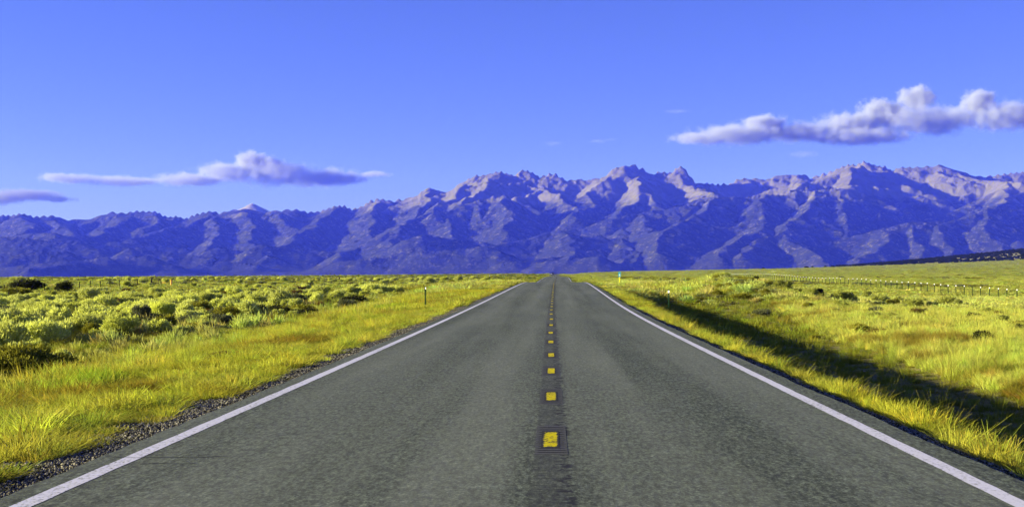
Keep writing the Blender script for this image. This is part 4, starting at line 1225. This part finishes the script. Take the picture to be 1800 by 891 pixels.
for px in (-38, -15, 7.5, 33, 56, 78.4, 100.3, 121.2, 140, 158.7, 176.3, 193.3, 209.7, 226.3, 241.7):
    d = 72.0 * F / (VX - px); lp.append((X_of(px, d), d, 1.42 * random.uniform(.94, 1.08)))
fence('wire_fence', 'thin wire fence with slim rusty posts across the left field', lp, None, (.92, .66, .40), .125)

# gateway at the end of the left fence
def pole(name, px, top_py, d, r0, r1, mat, label, cat, lean=0.0, knots=True):
    x = X_of(px, d); z = float(ground_z(x, d)); h = Z_of(top_py, d) - z
    bm = bmesh.new(); n = 7
    pts = [(lean * h * i / n + (.02 * math.sin(i * 2.1) if knots else 0), .015 * math.cos(i * 1.7), -.3 + (h + .3) * i / n) for i in range(n + 1)]
    tube(bm, pts, [r0 + (r1 - r0) * i / n for i in range(n + 1)], 10)
    o = obj_bm(name, bm, mat, None, True); o.location = (x, d, z)
    return tag(o, label, cat), x, z, h
pole('wooden_post', 265.5, 487, 230, .21, .11, M_wood, 'tallest thick dark wooden post at the end of the left wire fence', 'post', .05)
pole('wooden_post', 268.5, 495, 231, .15, .12, M_wood, 'shorter dark post leaning against the tallest wooden post', 'post', -.02)
pole('wooden_post', 278.5, 492.5, 232, .055, .05, M_wood, 'slim dark gate post between the thick post and yellow pipe', 'post')
pole('wooden_post', 282.8, 491.5, 233, .095, .06, M_wood, 'sturdier dark gate post where the yellow rail starts', 'post', .02)
pole('stump_post', 596, 486.5, 300, .24, .16, M_wood, 'short dark stump of a post standing alone on the left plain', 'post', .03)
def yellow_gate():
    d = 233.0; x = X_of(301.3, d); z = float(ground_z(x, d)); h = Z_of(492, d) - z
    t = thing('pipe_gate', (x, d, z), 'bright yellow-orange pipe barrier with a fat post in the left field', 'gate')
    bm = bmesh.new(); tube(bm, [(0, 0, -.3), (0, 0, h)], .17, 14); obj_bm('post', bm, M_yel, t, True)
    bm = bmesh.new(); tube(bm, [(-.17, 0, h * .62), (-1.75, -.02, h * .64)], .045, 8); obj_bm('rail', bm, M_yel, t, True)
    bm = bmesh.new(); tube(bm, [(.17, 0, h * .64), (.62, 0, h * .64)], .030, 8); obj_bm('latch_arm', bm, M_rusty, t, True)
    bm = bmesh.new(); tube(bm, [(.17, 0, .12), (.60, 0, .12), (.74, 0, .30), (.74, 0, h * .40)], .045, 8); obj_bm('stop_bracket', bm, M_rusty, t, True)
yellow_gate()

# oncoming car, far down the road
def car():
    d = 950.0; x = X_of(971.3, d); z = float(road_z(d)) + .02
    t = thing('oncoming_car', (x, d, z), 'dark distant car with one glinting headlight coming over the last rise', 'car')
    M_car = simple('dark_car_paint', (.012, .012, .018), .3, .5, var=.1); M_gl = simple('car_glass', (.01, .01, .02), .1, .5, var=.1); M_ty = simple('tyre_rubber', (.015, .015, .015), .9, .1)
    bm = bmesh.new()   # body lofted along y (front faces the camera, -y)
    prof = [(-2.25, .35, .75, .80), (-2.15, .32, .95, .90), (-1.0, .30, 1.05, .94), (-.35, .30, 1.68, .80), (1.2, .30, 1.72, .80), (2.0, .32, 1.15, .92), (2.25, .40, .95, .85)]
    rings = []
    for y, z0, z1, hw in prof:
        zm = min(z1, 1.02)
        rings.append([bm.verts.new(q) for q in ((-hw * .94, y, z0), (hw * .94, y, z0), (.95 if hw > .75 else hw, y, zm * .75), (hw * (.78 if z1 > 1.1 else .97), y, z1), (-hw * (.78 if z1 > 1.1 else .97), y, z1), (-.95 if hw > .75 else -hw, y, zm * .75))])
    for a, b in zip(rings[:-1], rings[1:]):
        for k in range(6): bm.faces.new((a[k], a[(k + 1) % 6], b[(k + 1) % 6], b[k]))
    bm.faces.new(rings[0]); bm.faces.new(rings[-1][::-1])
    body = obj_bm('body', bm, M_car, t)
    bm = bmesh.new(); vv = [bm.verts.new(q) for q in ((-.72, -1.01, 1.10), (.72, -1.01, 1.10), (.58, -.42, 1.63), (-.58, -.42, 1.63))]; bm.faces.new(vv)
    obj_bm('windscreen', bm, M_gl, t)
    for wx in (-.82, .82):
        for wy in (-1.4, 1.35):
            bm = bmesh.new(); bmesh.ops.create_cone(bm, cap_ends=True, segments=20, radius1=.34, radius2=.34, depth=.24, matrix=Matrix.Translation((wx, wy, .34)) @ Matrix.Rotation(R(90), 4, 'Y'))
            obj_bm('wheel', bm, M_ty, t)
    glint = NT('glint_headlight'); em = glint.n('Emission'); em.inputs['Color'].default_value = (1, .96, .9, 1); em.inputs['Strength'].default_value = 1.6; glint.l(em.outputs[0], glint.out.inputs['Surface'])  # emission on the left headlight stands in for a sun glint
    for hx, m in ((-.68, glint.m), (.68, M_gl)):
        bm = bmesh.new(); bmesh.ops.create_uvsphere(bm, u_segments=14, v_segments=8, radius=1, matrix=Matrix.Translation((hx, -2.2, .74)) @ Matrix.Diagonal((.15, .08, .13 if hx < 0 else .12, 1)))
        obj_bm('headlight', bm, m, t, True)
    bm = bmesh.new(); box(bm, 0, -2.27, .48, 1.5, .08, .18, .03); obj_bm('bumper', bm, M_car, t)
car()
